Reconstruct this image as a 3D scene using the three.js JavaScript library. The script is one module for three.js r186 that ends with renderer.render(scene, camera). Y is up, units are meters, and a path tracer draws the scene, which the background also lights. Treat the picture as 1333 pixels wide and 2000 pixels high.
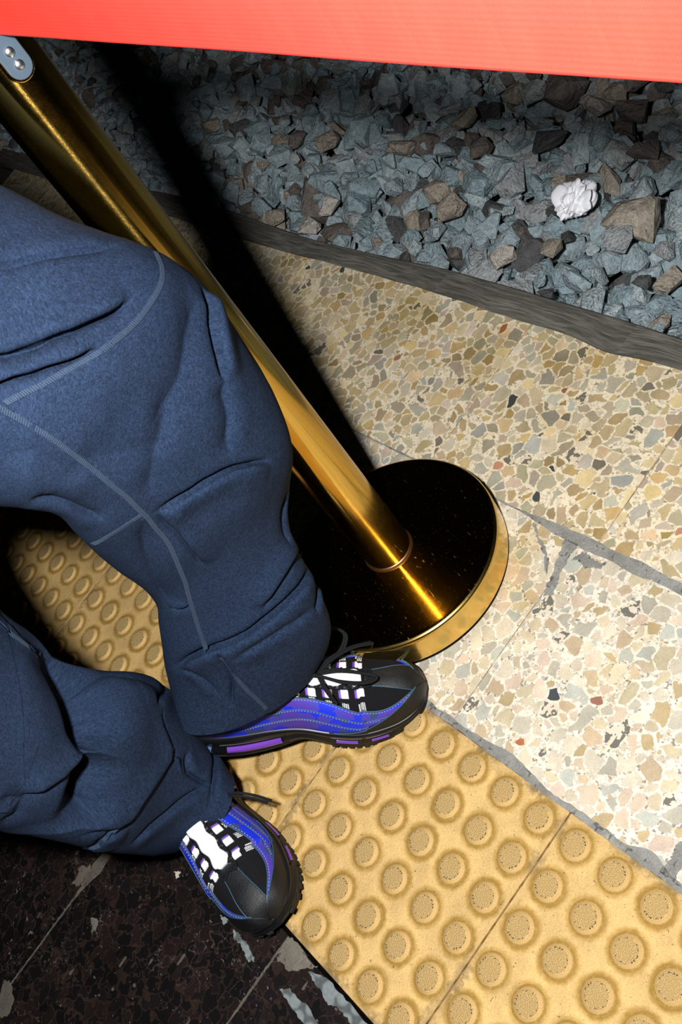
import * as THREE from 'three';
import { ConvexGeometry } from 'three/addons/geometries/ConvexGeometry.js';
import { RoundedBoxGeometry } from 'three/addons/geometries/RoundedBoxGeometry.js';
import { mergeGeometries, mergeVertices } from 'three/addons/utils/BufferGeometryUtils.js';

// ---------------------------------------------------------------- camera, light, exposure
// World: y up, metres. x runs along the tactile strip, z across it (0 = edge to the terrazzo, 0.3 = edge to the dark paving).
const scene = new THREE.Scene();
const camera = new THREE.PerspectiveCamera(53.278, 1333 / 2000, 0.02, 60);
camera.position.set(0.793, 1.025, 0.014);
camera.up.set(-0.3556, 0.4902, -0.7994);
camera.lookAt(0.793 - 0.7050, 1.025 - 0.7002, 0.014 - 0.1137);

scene.background = new THREE.Color(0.0006, 0.0008, 0.001);          // night sky
const flash = new THREE.SpotLight(0xffffff, 8.0, 0, 1.30, 0.85, 2);  // the photographer's flash, beside the lens
flash.name = 'flash';
flash.position.set(0.650, 1.146, 0.062);
flash.target.position.set(-0.21, 0.0, -0.14);
flash.castShadow = true; flash.shadow.radius = 1.6; flash.shadow.mapSize.set(4096, 4096);
flash.shadow.camera.near = 0.05; flash.shadow.camera.far = 8; flash.shadow.bias = -0.0004;
scene.add(flash, flash.target);

const renderer = new THREE.WebGLRenderer({ antialias: true });
renderer.toneMapping = THREE.LinearToneMapping;
renderer.toneMappingExposure = 1.0;
renderer.shadowMap.enabled = true;
renderer.shadowMap.type = THREE.PCFSoftShadowMap;

// ---------------------------------------------------------------- helpers
const V = (x, y, z) => new THREE.Vector3(x, y, z);
const clamp = THREE.MathUtils.clamp, lerp = THREE.MathUtils.lerp, sstep = THREE.MathUtils.smoothstep;
function rng(seed) { let a = seed >>> 0; return () => { a = (a + 0x6d2b79f5) | 0; let t = Math.imul(a ^ (a >>> 15), 1 | a); t = (t + Math.imul(t ^ (t >>> 7), 61 | t)) ^ t; return ((t ^ (t >>> 14)) >>> 0) / 4294967296; }; }
function hash(x, y, s = 0) { let h = Math.imul(x, 374761393) + Math.imul(y, 668265263) + Math.imul(s, 1274126177) | 0; h = Math.imul(h ^ (h >>> 13), 1274126177); return ((h ^ (h >>> 16)) >>> 0) / 4294967296; }
const wrap = (i, p) => ((i % p) + p) % p;
// value noise, repeating every p cells
function noise(x, y, p = 4096, s = 0) {
  const ix = Math.floor(x), iy = Math.floor(y), fx = x - ix, fy = y - iy, u = fx * fx * (3 - 2 * fx), v = fy * fy * (3 - 2 * fy);
  const x0 = wrap(ix, p), x1 = wrap(ix + 1, p), y0 = wrap(iy, p), y1 = wrap(iy + 1, p);
  return lerp(lerp(hash(x0, y0, s), hash(x1, y0, s), u), lerp(hash(x0, y1, s), hash(x1, y1, s), u), v);
}
function fbm(x, y, p, s = 0, oct = 4) { let v = 0, a = 0.5, n = 0; for (let i = 0; i < oct; i++) { v += a * noise(x, y, p, s + i * 17); n += a; a *= 0.5; x *= 2; y *= 2; p *= 2; } return v / n; }
function texture(w, h, fn, srgb = true) {   // fn(u, v, out) with u, v in 0..1, out 0..255
  const d = new Uint8Array(w * h * 4), o = [0, 0, 0, 255];
  for (let j = 0; j < h; j++) for (let i = 0; i < w; i++) { o[3] = 255; fn((i + 0.5) / w, (j + 0.5) / h, o); const k = (j * w + i) * 4; for (let c = 0; c < 4; c++) d[k + c] = clamp(o[c], 0, 255); }
  const t = new THREE.DataTexture(d, w, h, THREE.RGBAFormat);
  t.wrapS = t.wrapT = THREE.RepeatWrapping; t.magFilter = THREE.LinearFilter; t.minFilter = THREE.LinearMipmapLinearFilter; t.generateMipmaps = true;
  if (srgb) t.colorSpace = THREE.SRGBColorSpace;
  t.needsUpdate = true;
  return t;
}
const mat = (o) => new THREE.MeshPhysicalMaterial(o);
const lin = (r, g, b) => new THREE.Color().setRGB(r, g, b);
const taken = new Map();
function numbered(name) { const n = taken.get(name) ?? 0; taken.set(name, n + 1); return n ? `${name}_${String(n).padStart(3, '0')}` : name; }
function part(name, geometry, material, parent) {
  const m = new THREE.Mesh(geometry, material); m.name = name; m.castShadow = m.receiveShadow = true; parent.add(m); return m;
}
function group(name, parent, pos) { const g = new THREE.Group(); g.name = name; if (pos) g.position.copy(pos); parent.add(g); return g; }
function thing(name, label, category, pos, kind) {
  const g = group(numbered(name), scene, pos); g.userData = { label, category }; if (kind) g.userData.kind = kind; return g;
}
// planar uv in metres on x and z (sides use y), times a scale, plus an offset
function uvXZ(g, scale, ou = 0, ov = 0) {
  const p = g.attributes.position, n = g.attributes.normal, uv = new Float32Array(p.count * 2);
  for (let i = 0; i < p.count; i++) {
    const ax = Math.abs(n.getX(i)), ay = Math.abs(n.getY(i)), az = Math.abs(n.getZ(i));
    const a = ay >= ax && ay >= az ? [p.getX(i), p.getZ(i)] : ax > az ? [p.getZ(i), p.getY(i)] : [p.getX(i), p.getY(i)];
    uv[i * 2] = a[0] * scale + ou; uv[i * 2 + 1] = a[1] * scale + ov;
  }
  g.setAttribute('uv', new THREE.BufferAttribute(uv, 2)); return g;
}
// piecewise linear / smooth curve through [x, y] pairs
function curve(pts) {
  return (x) => {
    if (x <= pts[0][0]) return pts[0][1];
    for (let i = 1; i < pts.length; i++) if (x <= pts[i][0]) {
      const [x0, y0] = pts[Math.max(0, i - 2)], [x1, y1] = pts[i - 1], [x2, y2] = pts[i], [x3, y3] = pts[Math.min(pts.length - 1, i + 1)];
      const t = (x - x1) / (x2 - x1), h = x2 - x1, m1 = i > 1 ? (y2 - y0) / (x2 - x0) * h : (y2 - y1), m2 = i < pts.length - 1 ? (y3 - y1) / (x3 - x1) * h : (y2 - y1);
      const t2 = t * t, t3 = t2 * t;
      return (2 * t3 - 3 * t2 + 1) * y1 + (t3 - 2 * t2 + t) * m1 + (-2 * t3 + 3 * t2) * y2 + (t3 - t2) * m2;
    }
    return pts[pts.length - 1][1];
  };
}
const tube = (pts, r, seg = 24, rad = 8, closed = false) => new THREE.TubeGeometry(new THREE.CatmullRomCurve3(pts, closed), seg, r, rad, closed);
// a thin irregular flake lying on the ground: outline in x, z; ragged by noise
function flake(outline, y, h, rag = 0.002, seed = 1, sub = 6) {
  const r = rng(seed), pts = [];
  outline.forEach((a, i) => { const b = outline[(i + 1) % outline.length]; for (let k = 0; k < sub; k++) { const t = k / sub; pts.push([lerp(a[0], b[0], t) + (r() - 0.5) * rag, lerp(a[1], b[1], t) + (r() - 0.5) * rag]); } });
  const s = new THREE.Shape(pts.map(([x, z]) => new THREE.Vector2(x, -z)));
  const g = new THREE.ExtrudeGeometry(s, { depth: h, bevelEnabled: false });
  g.rotateX(-Math.PI / 2); g.translate(0, y, 0);
  return uvXZ(g, 4);
}
// a ragged band along x or z, from one edge curve to another (a smear of mortar)
function band(n, at, y, h, seed) {   // at(t) -> [x0, z0, x1, z1]
  const L = [], R = [];
  for (let i = 0; i <= n; i++) { const [a, b, c, d] = at(i / n); L.push([a, b]); R.push([c, d]); }
  return flake([...L, ...R.reverse()], y, h, 0.0012, seed, 1);
}
const LEG_LEFT=[[-0.105,1.04,-0.045,-0.045,0.96,0.185,0.035,1.03,0.07],
 [-0.082,0.892,-0.075,-0.002,0.773,0.161,0.074,0.859,0.039],
 [-0.079,0.794,-0.105,0.012,0.665,0.123,0.071,0.767,0.009],
 [-0.067,0.714,-0.129,0.026,0.586,0.08,0.076,0.695,-0.02],
 [-0.03,0.665,-0.142,0.031,0.569,0.07,0.094,0.665,-0.03],
 [-0.004,0.607,-0.168,0.027,0.539,0.06,0.101,0.625,-0.046],
 [0.003,0.551,-0.177,0.013,0.502,0.065,0.094,0.582,-0.049],
 [0.013,0.482,-0.165,-0.001,0.458,0.071,0.089,0.529,-0.041],
 [0.017,0.411,-0.146,-0.018,0.41,0.075,0.075,0.469,-0.031],
 [0.016,0.358,-0.12,-0.027,0.369,0.077,0.065,0.421,-0.018],
 [0.005,0.313,-0.079,-0.041,0.332,0.085,0.046,0.379,0.004],
 [0.0,0.271,-0.055,-0.057,0.303,0.1,0.035,0.344,0.022],
 [0.004,0.214,-0.037,-0.072,0.265,0.122,0.028,0.298,0.04],
 [0.006,0.159,-0.015,-0.088,0.227,0.143,0.026,0.246,0.067],
 [-0.009,0.12,0.004,-0.102,0.188,0.162,0.009,0.194,0.1],
 [-0.024,0.097,0.023,-0.106,0.153,0.184,-0.009,0.148,0.14]];
const LEG_RIGHT=[[-0.12,1.03,0.085,-0.08,0.97,0.315,0.01,1.02,0.2],
 [-0.09,0.81,0.081,-0.05,0.75,0.325,0.04,0.81,0.203],
 [-0.08,0.66,0.1,-0.02,0.58,0.352,0.05,0.66,0.226],
 [-0.073,0.56,0.143,-0.003,0.46,0.357,0.052,0.565,0.238],
 [-0.092,0.447,0.177,-0.014,0.34,0.351,0.031,0.456,0.239],
 [-0.091,0.402,0.182,-0.017,0.302,0.346,0.027,0.417,0.24],
 [-0.089,0.349,0.189,-0.019,0.254,0.341,0.025,0.369,0.242],
 [-0.092,0.297,0.179,-0.022,0.2,0.337,0.015,0.315,0.237],
 [-0.103,0.232,0.162,-0.039,0.139,0.335,-0.005,0.25,0.231],
 [-0.113,0.162,0.169,-0.06,0.082,0.333,-0.024,0.182,0.243],
 [-0.106,0.087,0.198,-0.078,0.038,0.327,-0.026,0.119,0.251],
 [-0.083,0.039,0.213,-0.077,0.018,0.306,-0.009,0.082,0.241]];
const FOLDS_LEFT=[
{w:0.005,d:0.006,side:-1,rh:0.0028,rw:0.012,p:[[0.051,0.735,-0.05],[0.05,0.73,-0.054],[0.047,0.721,-0.064],[0.046,0.712,-0.075],[0.046,0.704,-0.087],[0.046,0.696,-0.098],[0.046,0.688,-0.107],[0.043,0.677,-0.118],[0.039,0.663,-0.132],[0.032,0.65,-0.144]]},
{w:0.004,d:0.018,side:-1,rh:0.0063,rw:0.01,p:[[0.08,0.705,0.004],[0.079,0.699,-0.004],[0.078,0.693,-0.014],[0.079,0.688,-0.021],[0.081,0.683,-0.03],[0.085,0.678,-0.041],[0.087,0.672,-0.053],[0.087,0.665,-0.063],[0.086,0.658,-0.075],[0.085,0.651,-0.087],[0.082,0.642,-0.101],[0.077,0.635,-0.113]]},
{w:0.0035,d:0.015,side:-1,rh:0.0056,rw:0.009,p:[[0.084,0.694,0.023],[0.084,0.688,0.013],[0.084,0.681,0.001],[0.085,0.676,-0.008],[0.09,0.671,-0.017],[0.094,0.665,-0.029],[0.095,0.657,-0.04],[0.096,0.649,-0.053],[0.095,0.641,-0.064]]},
{w:0.0045,d:0.014,side:-1,rh:0.0084,rw:0.012,p:[[0.032,0.566,-0.169],[0.043,0.557,-0.163],[0.058,0.55,-0.149],[0.068,0.539,-0.136],[0.073,0.526,-0.124],[0.076,0.518,-0.116]]},
{w:0.012,d:0.008,side:-1,rh:0.0028,rw:0.014,p:[[0.076,0.52,-0.117],[0.078,0.511,-0.109],[0.078,0.498,-0.101],[0.078,0.489,-0.095],[0.079,0.479,-0.082],[0.077,0.466,-0.07]]},
{w:0.02,d:0.009,side:1,rh:0.0028,rw:0.03,p:[[0.049,0.573,-0.158],[0.063,0.575,-0.143],[0.074,0.573,-0.126],[0.08,0.569,-0.114],[0.084,0.565,-0.103],[0.087,0.561,-0.091],[0.09,0.56,-0.077],[0.092,0.558,-0.058],[0.092,0.558,-0.045]]},
{w:0.016,d:0.006,side:1,rh:0.0021,rw:0.02,p:[[0.09,0.556,-0.074],[0.091,0.552,-0.062],[0.091,0.545,-0.045],[0.089,0.536,-0.027],[0.085,0.525,-0.013],[0.082,0.516,-0.005],[0.079,0.509,0.002]]},
{w:0.0035,d:0.012,side:1,rh:0.0063,rw:0.012,p:[[0.071,0.488,0.009],[0.074,0.481,-0.008],[0.075,0.474,-0.024],[0.077,0.469,-0.038],[0.076,0.46,-0.054],[0.075,0.45,-0.066],[0.071,0.435,-0.079],[0.064,0.416,-0.095]]},
{w:0.0025,d:0.006,side:-1,rh:0.0028,rw:0.01,p:[[0.07,0.486,0.009],[0.064,0.468,0.012],[0.059,0.447,0.013],[0.054,0.425,0.017],[0.046,0.4,0.02],[0.04,0.379,0.022]]},
{w:0.004,d:0.014,side:1,rh:0.0084,rw:0.014,p:[[-0.043,0.258,0.13],[-0.022,0.269,0.115],[-0.003,0.275,0.097],[0.009,0.274,0.083],[0.02,0.271,0.069],[0.029,0.268,0.052],[0.036,0.267,0.032],[0.04,0.264,0.013],[0.039,0.259,-0.007],[0.034,0.253,-0.024],[0.026,0.248,-0.035],[0.009,0.238,-0.043]]},
{w:0.003,d:0.006,side:1,rh:0.0035,rw:0.01,p:[[0.016,0.248,0.084],[0.028,0.247,0.064],[0.037,0.244,0.042],[0.041,0.24,0.025],[0.042,0.231,0.005],[0.037,0.221,-0.011]]},
{w:0.005,d:0.012,side:-1,rh:0.0063,rw:0.012,p:[[0.037,0.278,0.022],[0.039,0.287,0.003],[0.039,0.29,-0.018],[0.032,0.286,-0.036],[0.005,0.264,-0.051],[0.008,0.273,-0.053]]},
{w:0.004,d:0.009,side:1,rh:0.0035,rw:0.008,p:[[0.037,0.215,-0.009],[0.035,0.215,-0.013],[0.031,0.214,-0.019],[0.027,0.216,-0.024],[0.023,0.22,-0.03],[0.006,0.208,-0.034]]},
{w:0.004,d:0.008,side:-1,rh:0.0035,rw:0.01,p:[[0.011,0.264,0.085],[0.01,0.25,0.091],[0.007,0.232,0.099],[0.002,0.214,0.108],[-0.005,0.195,0.121],[-0.009,0.183,0.132]]},
{w:0.004,d:0.004,side:1,rh:0.0021,rw:0.01,p:[[-0.038,0.253,0.13],[-0.029,0.252,0.126],[-0.02,0.249,0.122],[-0.016,0.238,0.122],[-0.014,0.22,0.125],[-0.012,0.205,0.128]]},
{w:0.003,d:0.005,side:-1,rh:0.0021,rw:0.008,p:[[-0.005,0.346,0.078],[-0.002,0.345,0.076],[0.001,0.342,0.074],[0.005,0.34,0.071],[0.009,0.34,0.066],[0.012,0.341,0.062]]},
{w:0.012,d:0.006,side:1,rh:0.0014,rw:0.012,p:[[0.068,0.491,0.02],[0.057,0.474,0.032],[0.043,0.449,0.044],[0.027,0.418,0.057],[0.007,0.379,0.068],[-0.004,0.346,0.077]]},
{w:0.008,d:0.008,side:1,rh:0.0035,rw:0.012,p:[[0.075,0.596,0.06],[0.075,0.589,0.055],[0.073,0.575,0.051],[0.071,0.56,0.047],[0.066,0.539,0.044],[0.066,0.521,0.04]]},
{w:0.018,d:0.006,side:1,rh:0.0021,rw:0.02,p:[[0.085,0.64,0.05],[0.09,0.637,0.038],[0.097,0.631,0.027],[0.096,0.615,0.026],[0.094,0.598,0.024],[0.088,0.577,0.025]]},
{w:0.02,d:0.004,side:1,rh:0.0021,rw:0.02,p:[[0.095,0.596,0.016],[0.094,0.586,0.007],[0.092,0.572,-0.006],[0.091,0.561,-0.018],[0.091,0.551,-0.03],[0.09,0.538,-0.041],[0.089,0.529,-0.049]]},
{w:0.006,d:0.006,side:-1,rh:0.0028,rw:0.01,p:[[0.028,0.344,-0.086],[0.025,0.335,-0.08],[0.028,0.331,-0.069],[0.027,0.32,-0.061],[0.025,0.305,-0.054],[0.026,0.298,-0.048]]}];
const FOLDS_RIGHT=[
{w:0.024,d:0.085,side:1,rh:0.0112,rw:0.02,p:[[-0.079,0.368,0.186],[-0.043,0.367,0.186],[-0.026,0.357,0.19],[-0.012,0.347,0.199],[-0.0,0.337,0.21],[0.006,0.325,0.22],[0.012,0.315,0.231]]},
{w:0.022,d:0.075,side:1,rh:0.0112,rw:0.02,p:[[0.012,0.315,0.231],[0.018,0.313,0.243],[0.024,0.311,0.256],[0.028,0.308,0.27],[0.028,0.3,0.289],[0.023,0.285,0.308]]},
{w:0.005,d:0.014,side:1,rh:0.007,rw:0.012,p:[[0.012,0.323,0.229],[0.019,0.332,0.238],[0.026,0.342,0.25],[0.032,0.353,0.262],[0.035,0.369,0.28],[0.035,0.382,0.296]]},
{w:0.0045,d:0.013,side:1,rh:0.007,rw:0.012,p:[[-0.057,0.222,0.179],[-0.048,0.215,0.191],[-0.042,0.203,0.203],[-0.04,0.191,0.211],[-0.039,0.184,0.214],[-0.03,0.192,0.226],[-0.014,0.207,0.245],[0.0,0.219,0.266],[0.007,0.224,0.285],[0.014,0.241,0.295],[0.02,0.261,0.304],[0.017,0.273,0.316]]},
{w:0.005,d:0.01,side:-1,rh:0.0042,rw:0.01,p:[[-0.052,0.152,0.205],[-0.045,0.151,0.214],[-0.04,0.145,0.222],[-0.039,0.139,0.224],[-0.037,0.122,0.225],[-0.032,0.106,0.224]]},
{w:0.004,d:0.01,side:-1,rh:0.0042,rw:0.01,p:[[-0.095,0.075,0.202],[-0.072,0.087,0.203],[-0.046,0.101,0.211],[-0.032,0.104,0.222],[-0.024,0.103,0.236],[-0.02,0.1,0.246]]},
{w:0.004,d:0.009,side:1,rh:0.0042,rw:0.012,p:[[-0.005,0.186,0.313],[-0.01,0.173,0.293],[-0.021,0.152,0.273],[-0.026,0.138,0.254],[-0.03,0.124,0.238],[-0.033,0.112,0.227]]},
{w:0.01,d:0.006,side:1,rh:0.0028,rw:0.015,p:[[0.037,0.407,0.303],[0.036,0.391,0.299],[0.034,0.379,0.299],[0.029,0.37,0.314],[0.026,0.374,0.322],[0.026,0.382,0.326]]},
{w:0.005,d:0.008,side:1,rh:0.0042,rw:0.012,p:[[-0.01,0.235,0.335],[-0.011,0.227,0.335],[0.011,0.242,0.317],[0.014,0.238,0.305],[0.009,0.225,0.296],[0.005,0.215,0.288]]},
{w:0.006,d:0.005,side:1,rh:0.0028,rw:0.008,p:[[-0.055,0.469,0.173],[-0.057,0.455,0.176],[-0.048,0.443,0.178],[-0.045,0.429,0.179],[-0.052,0.408,0.181],[-0.062,0.389,0.183]]},
{w:0.014,d:0.006,side:1,rh:0.0028,rw:0.015,p:[[-0.043,0.362,0.185],[-0.058,0.339,0.18],[-0.073,0.305,0.173],[-0.069,0.274,0.163],[-0.076,0.242,0.161],[-0.086,0.215,0.163]]},
{w:0.006,d:0.01,side:1,rh:0.0042,rw:0.01,p:[[-0.055,0.236,0.175],[-0.064,0.227,0.171],[-0.079,0.212,0.166],[-0.097,0.193,0.164],[-0.11,0.179,0.165],[-0.11,0.177,0.166]]}];
const SEAMS_LEFT=[[[0.023,0.618,-0.162],[0.038,0.618,-0.157],[0.05,0.617,-0.15],[0.061,0.617,-0.141],[0.069,0.619,-0.131],[0.077,0.622,-0.118],[0.084,0.624,-0.106],[0.088,0.628,-0.095],[0.092,0.632,-0.083],[0.095,0.637,-0.07],[0.097,0.643,-0.055],[0.097,0.65,-0.04],[0.097,0.656,-0.025],[0.095,0.662,-0.011],[0.089,0.666,0.003],[0.087,0.671,0.015]],[[0.085,0.682,0.018],[0.086,0.677,0.018],[0.088,0.668,0.016],[0.091,0.657,0.014],[0.097,0.647,0.013],[0.1,0.634,0.012],[0.1,0.618,0.012],[0.098,0.603,0.012],[0.092,0.582,0.012],[0.086,0.562,0.012],[0.083,0.545,0.013],[0.08,0.528,0.013],[0.074,0.508,0.016],[0.068,0.489,0.016],[0.061,0.471,0.021],[0.055,0.448,0.023],[0.048,0.426,0.03],[0.038,0.402,0.038],[0.026,0.376,0.046],[0.017,0.353,0.056],[0.01,0.33,0.066],[0.004,0.308,0.076],[0.002,0.289,0.085],[0.001,0.276,0.092]],[[0.01,0.266,0.086],[0.01,0.25,0.091],[0.009,0.227,0.096],[0.007,0.204,0.102],[0.006,0.173,0.107],[0.003,0.145,0.111]],[[0.071,0.497,0.015],[0.069,0.501,0.024],[0.065,0.502,0.034],[0.059,0.503,0.046],[0.05,0.502,0.056],[0.034,0.496,0.065]]];
const SEAMS_RIGHT=[[[-0.029,0.5,0.173],[-0.035,0.471,0.179],[-0.034,0.447,0.181],[-0.035,0.434,0.182],[-0.043,0.412,0.182],[-0.063,0.382,0.184]],[[-0.046,0.182,0.205],[-0.035,0.191,0.218],[-0.024,0.196,0.234],[-0.012,0.206,0.251],[-0.001,0.217,0.264],[0.006,0.227,0.277],[0.012,0.235,0.29],[0.015,0.242,0.306],[-0.0,0.232,0.329],[-0.01,0.232,0.335]]];

// ---------------------------------------------------------------- surfaces
// Terrazzo: angular chips (cells of a jittered grid) set in pale cement; repeats every metre-fraction TZ
const TZ = 0.9;
const chipTones = [[222, 214, 200], [210, 198, 180], [230, 222, 212], [202, 198, 190], [192, 196, 196], [218, 202, 190], [208, 190, 168], [216, 208, 198], [214, 204, 182], [188, 186, 180], [224, 206, 198], [196, 178, 146]];
const chipAccent = [[70, 78, 84], [176, 112, 74], [198, 148, 84], [122, 118, 112], [196, 146, 124], [96, 100, 104], [164, 146, 96], [156, 112, 98]];
function terrazzo(seed, outerRow) {
  const C = 56, W = 2048;   // cells per side: chips of about 14 mm
  const sx = new Float32Array(C * C), sy = new Float32Array(C * C), sw = new Float32Array(C * C), kind = new Int16Array(C * C);
  for (let i = 0; i < C * C; i++) {
    sx[i] = hash(i, 1, seed); sy[i] = hash(i, 2, seed); sw[i] = Math.pow(hash(i, 3, seed), 1.4) * 1.05 - 0.1;
    const h = hash(i, 4, seed); kind[i] = h < 0.020 ? 100 + Math.floor(hash(i, 5, seed) * 8) : h < 0.040 ? 200 : Math.floor(hash(i, 6, seed) * 12);
    if (kind[i] >= 100 && kind[i] < 200) sw[i] = Math.min(sw[i], 0.25) - 0.12;
  }
  return texture(W, W, (u, v, o) => {
    const wob = 0.22, nx = (noise(u * 130, v * 130, 130, seed + 5) - 0.5) * wob, ny = (noise(u * 130, v * 130, 130, seed + 6) - 0.5) * wob;
    const X = u * C + nx, Y = v * C + ny, cx = Math.floor(X), cy = Math.floor(Y);
    let d1 = 9, d2 = 9, b = 0, bx = 0, by = 0;
    for (let j = -2; j <= 2; j++) for (let i = -2; i <= 2; i++) {
      const k = wrap(cy + j, C) * C + wrap(cx + i, C), st = 0.75 + hash(k, 7, seed) * 0.5;
      const dx = (cx + i + sx[k] - X) * st, dy = (cy + j + sy[k] - Y) / st, d = Math.sqrt(dx * dx + dy * dy) - sw[k] * 0.55;
      if (d < d1) { d2 = d1; d1 = d; b = k; bx = dx; by = dy; } else if (d < d2) d2 = d;
    }
    const gap = d2 - d1, fine = noise(u * 900, v * 900, 900, seed) - 0.5, cloud = fbm(u * 40, v * 40, 40, seed + 9, 3) - 0.5;
    const edge = 0.06 + 0.34 * hash(b, 8, seed) * hash(b, 11, seed) + 0.08 * noise(u * 300, v * 300, 300, seed + 3);
    let c, chip = gap > edge;
    if (kind[b] === 200 && chip) { const r = fbm(u * 160, v * 160, 160, seed + 21, 3); chip = true; c = r > 0.47 ? [118, 116, 110] : [224, 216, 202]; }
    else if (chip) {
      c = kind[b] >= 100 ? chipAccent[kind[b] - 100] : chipTones[kind[b]];
      const g = 1 + cloud * 0.16 + fine * 0.10 + (hash(b, 9, seed) - 0.5) * 0.10 + (noise(X * 3 + b, Y * 1.2, 4096, 3) - 0.5) * 0.05;
      c = [c[0] * g, c[1] * g, c[2] * g];
      if (kind[b] < 100) { const w = outerRow ? hash(b, 12, seed) : 0.4, q = outerRow ? 0.82 + 0.18 * hash(b, 13, seed) : 0.955 + 0.06 * hash(b, 13, seed); c = [c[0] * q * (0.96 + 0.06 * w), c[1] * q * 0.98, c[2] * q * (1.02 - 0.18 * w)]; }
    } else {                                           // cement with dust-size chips
      const f = noise(u * 420, v * 420, 420, seed + 31), g = 1 + fine * 0.08 + cloud * 0.06, k = f > 0.74 ? 0.88 : 1;
      { const C2 = 190, X2 = u * C2, Y2 = v * C2, a = Math.floor(X2), e = Math.floor(Y2); let m1 = 9, m2 = 9, mb = 0; for (let j = -1; j <= 1; j++) for (let i = -1; i <= 1; i++) { const q = wrap(e + j, C2) * C2 + wrap(a + i, C2), d = Math.hypot(a + i + hash(q, 21, seed) - X2, e + j + hash(q, 22, seed) - Y2); if (d < m1) { m2 = m1; m1 = d; mb = q; } else if (d < m2) m2 = d; } c = [238 * g * k, 232 * g * k, 220 * g * k]; if (m2 - m1 > 0.22 && hash(mb, 23, seed) < 0.42) { const w = chipTones[Math.floor(hash(mb, 24, seed) * 12)]; c = [w[0] * g, w[1] * g, w[2] * g]; } }
      if (fbm(u * 230, v * 230, 230, seed + 41, 3) > 0.735) c = [150, 144, 132];
    }
    const stain = fbm(u * 9, v * 9, 9, seed + 51, 5);
    const t = stain > 0.6 ? (stain - 0.6) * 0.9 : 0;
    o[0] = c[0] * (1 - t * 0.35); o[1] = c[1] * (1 - t * 0.5); o[2] = c[2] * (1 - t);
  });
}
const terrazzoMap = terrazzo(11, false), terrazzoOuterMap = terrazzo(29, true);
const terrazzoMat = mat({ map: terrazzoMap, color: lin(0.86, 0.815, 0.735), roughness: 0.6, specularIntensity: 0.6 });
const terrazzoOuter = mat({ map: terrazzoOuterMap, color: lin(0.88, 0.80, 0.645), roughness: 0.65, specularIntensity: 0.6 });   // outer row: yellower tint, darker chips than the inner row
const grainBump = texture(512, 512, (u, v, o) => { o[0] = o[1] = o[2] = 255 * (0.5 * fbm(u * 60, v * 60, 60, 3, 3) + 0.5 * noise(u * 250, v * 250, 250, 8)); }, false);
const mortarMap = texture(512, 512, (u, v, o) => { const g = 0.75 + 0.35 * fbm(u * 18, v * 18, 18, 61, 5) + 0.14 * (noise(u * 200, v * 200, 200, 5) - 0.5); o[0] = 146 * g; o[1] = 146 * g; o[2] = 142 * g; if (noise(u * 60, v * 60, 60, 77) > 0.86) { o[0] *= 0.7; o[1] *= 0.7; o[2] *= 0.7; } });
const mortarMat = mat({ map: mortarMap, color: lin(0.92, 0.90, 0.86), roughness: 0.95, bumpMap: grainBump, bumpScale: 0.0012 });
const beddingMat = mat({ color: lin(0.10, 0.09, 0.08), roughness: 1 });

// yellow tactile tile: grained cement with grime round every stud
const GR = 6;
const tileMap = texture(1024, 1024, (u, v, o) => {
  const fx = u * GR, fy = v * GR, dx = fx - Math.floor(fx) - 0.5, dy = fy - Math.floor(fy) - 0.5, id = Math.floor(fx) + 6 * Math.floor(fy);
  const rag = fbm(u * 70, v * 70, 70, 13, 3) - 0.5, fine = noise(u * 430, v * 430, 430, 4) - 0.5, mid = fbm(u * 14, v * 14, 14, 19, 4) - 0.5;
  const r = Math.sqrt(dx * dx + dy * dy) * 50 + rag * 3;                       // mm from the stud's centre
  let c = [208, 175, 118];
  const g = 1 + fine * 0.16 + mid * 0.20; c = c.map((x) => x * g);
  const ring = sstep(r, 13.5, 16.5) * (1 - sstep(r, 16.5 + 2 * hash(id, 3, 9), 25)) * (0.55 + 0.35 * hash(id, 1, 5)) * (0.72 + 0.9 * (fbm(u * 30, v * 30, 30, 23, 3) - 0.25));
  const k = clamp(ring, 0, 0.85);
  c = [lerp(c[0], 138, k), lerp(c[1], 106, k), lerp(c[2], 36, k)];
  const ex = Math.min(u, v, 1 - u, 1 - v) * 300 + rag * 16, e = (1 - sstep(ex, 2, 13)) * clamp(0.35 + mid * 2.4, 0, 1) * 0.75;
  c = [lerp(c[0], 108, e), lerp(c[1], 92, e), lerp(c[2], 66, e)];
  if (noise(u * 150, v * 150, 150, 91) > 0.955) c = c.map((x) => x * 0.55);    // specks of grit
  o[0] = c[0]; o[1] = c[1]; o[2] = c[2];
});
const tileMat = mat({ map: tileMap, color: lin(0.94, 0.90, 0.80), roughness: 0.85, bumpMap: texture(512, 512, (u, v, o) => { o[0] = o[1] = o[2] = 255 * noise(u * 300, v * 300, 300, 7); }, false), bumpScale: 0.0004 });
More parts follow.
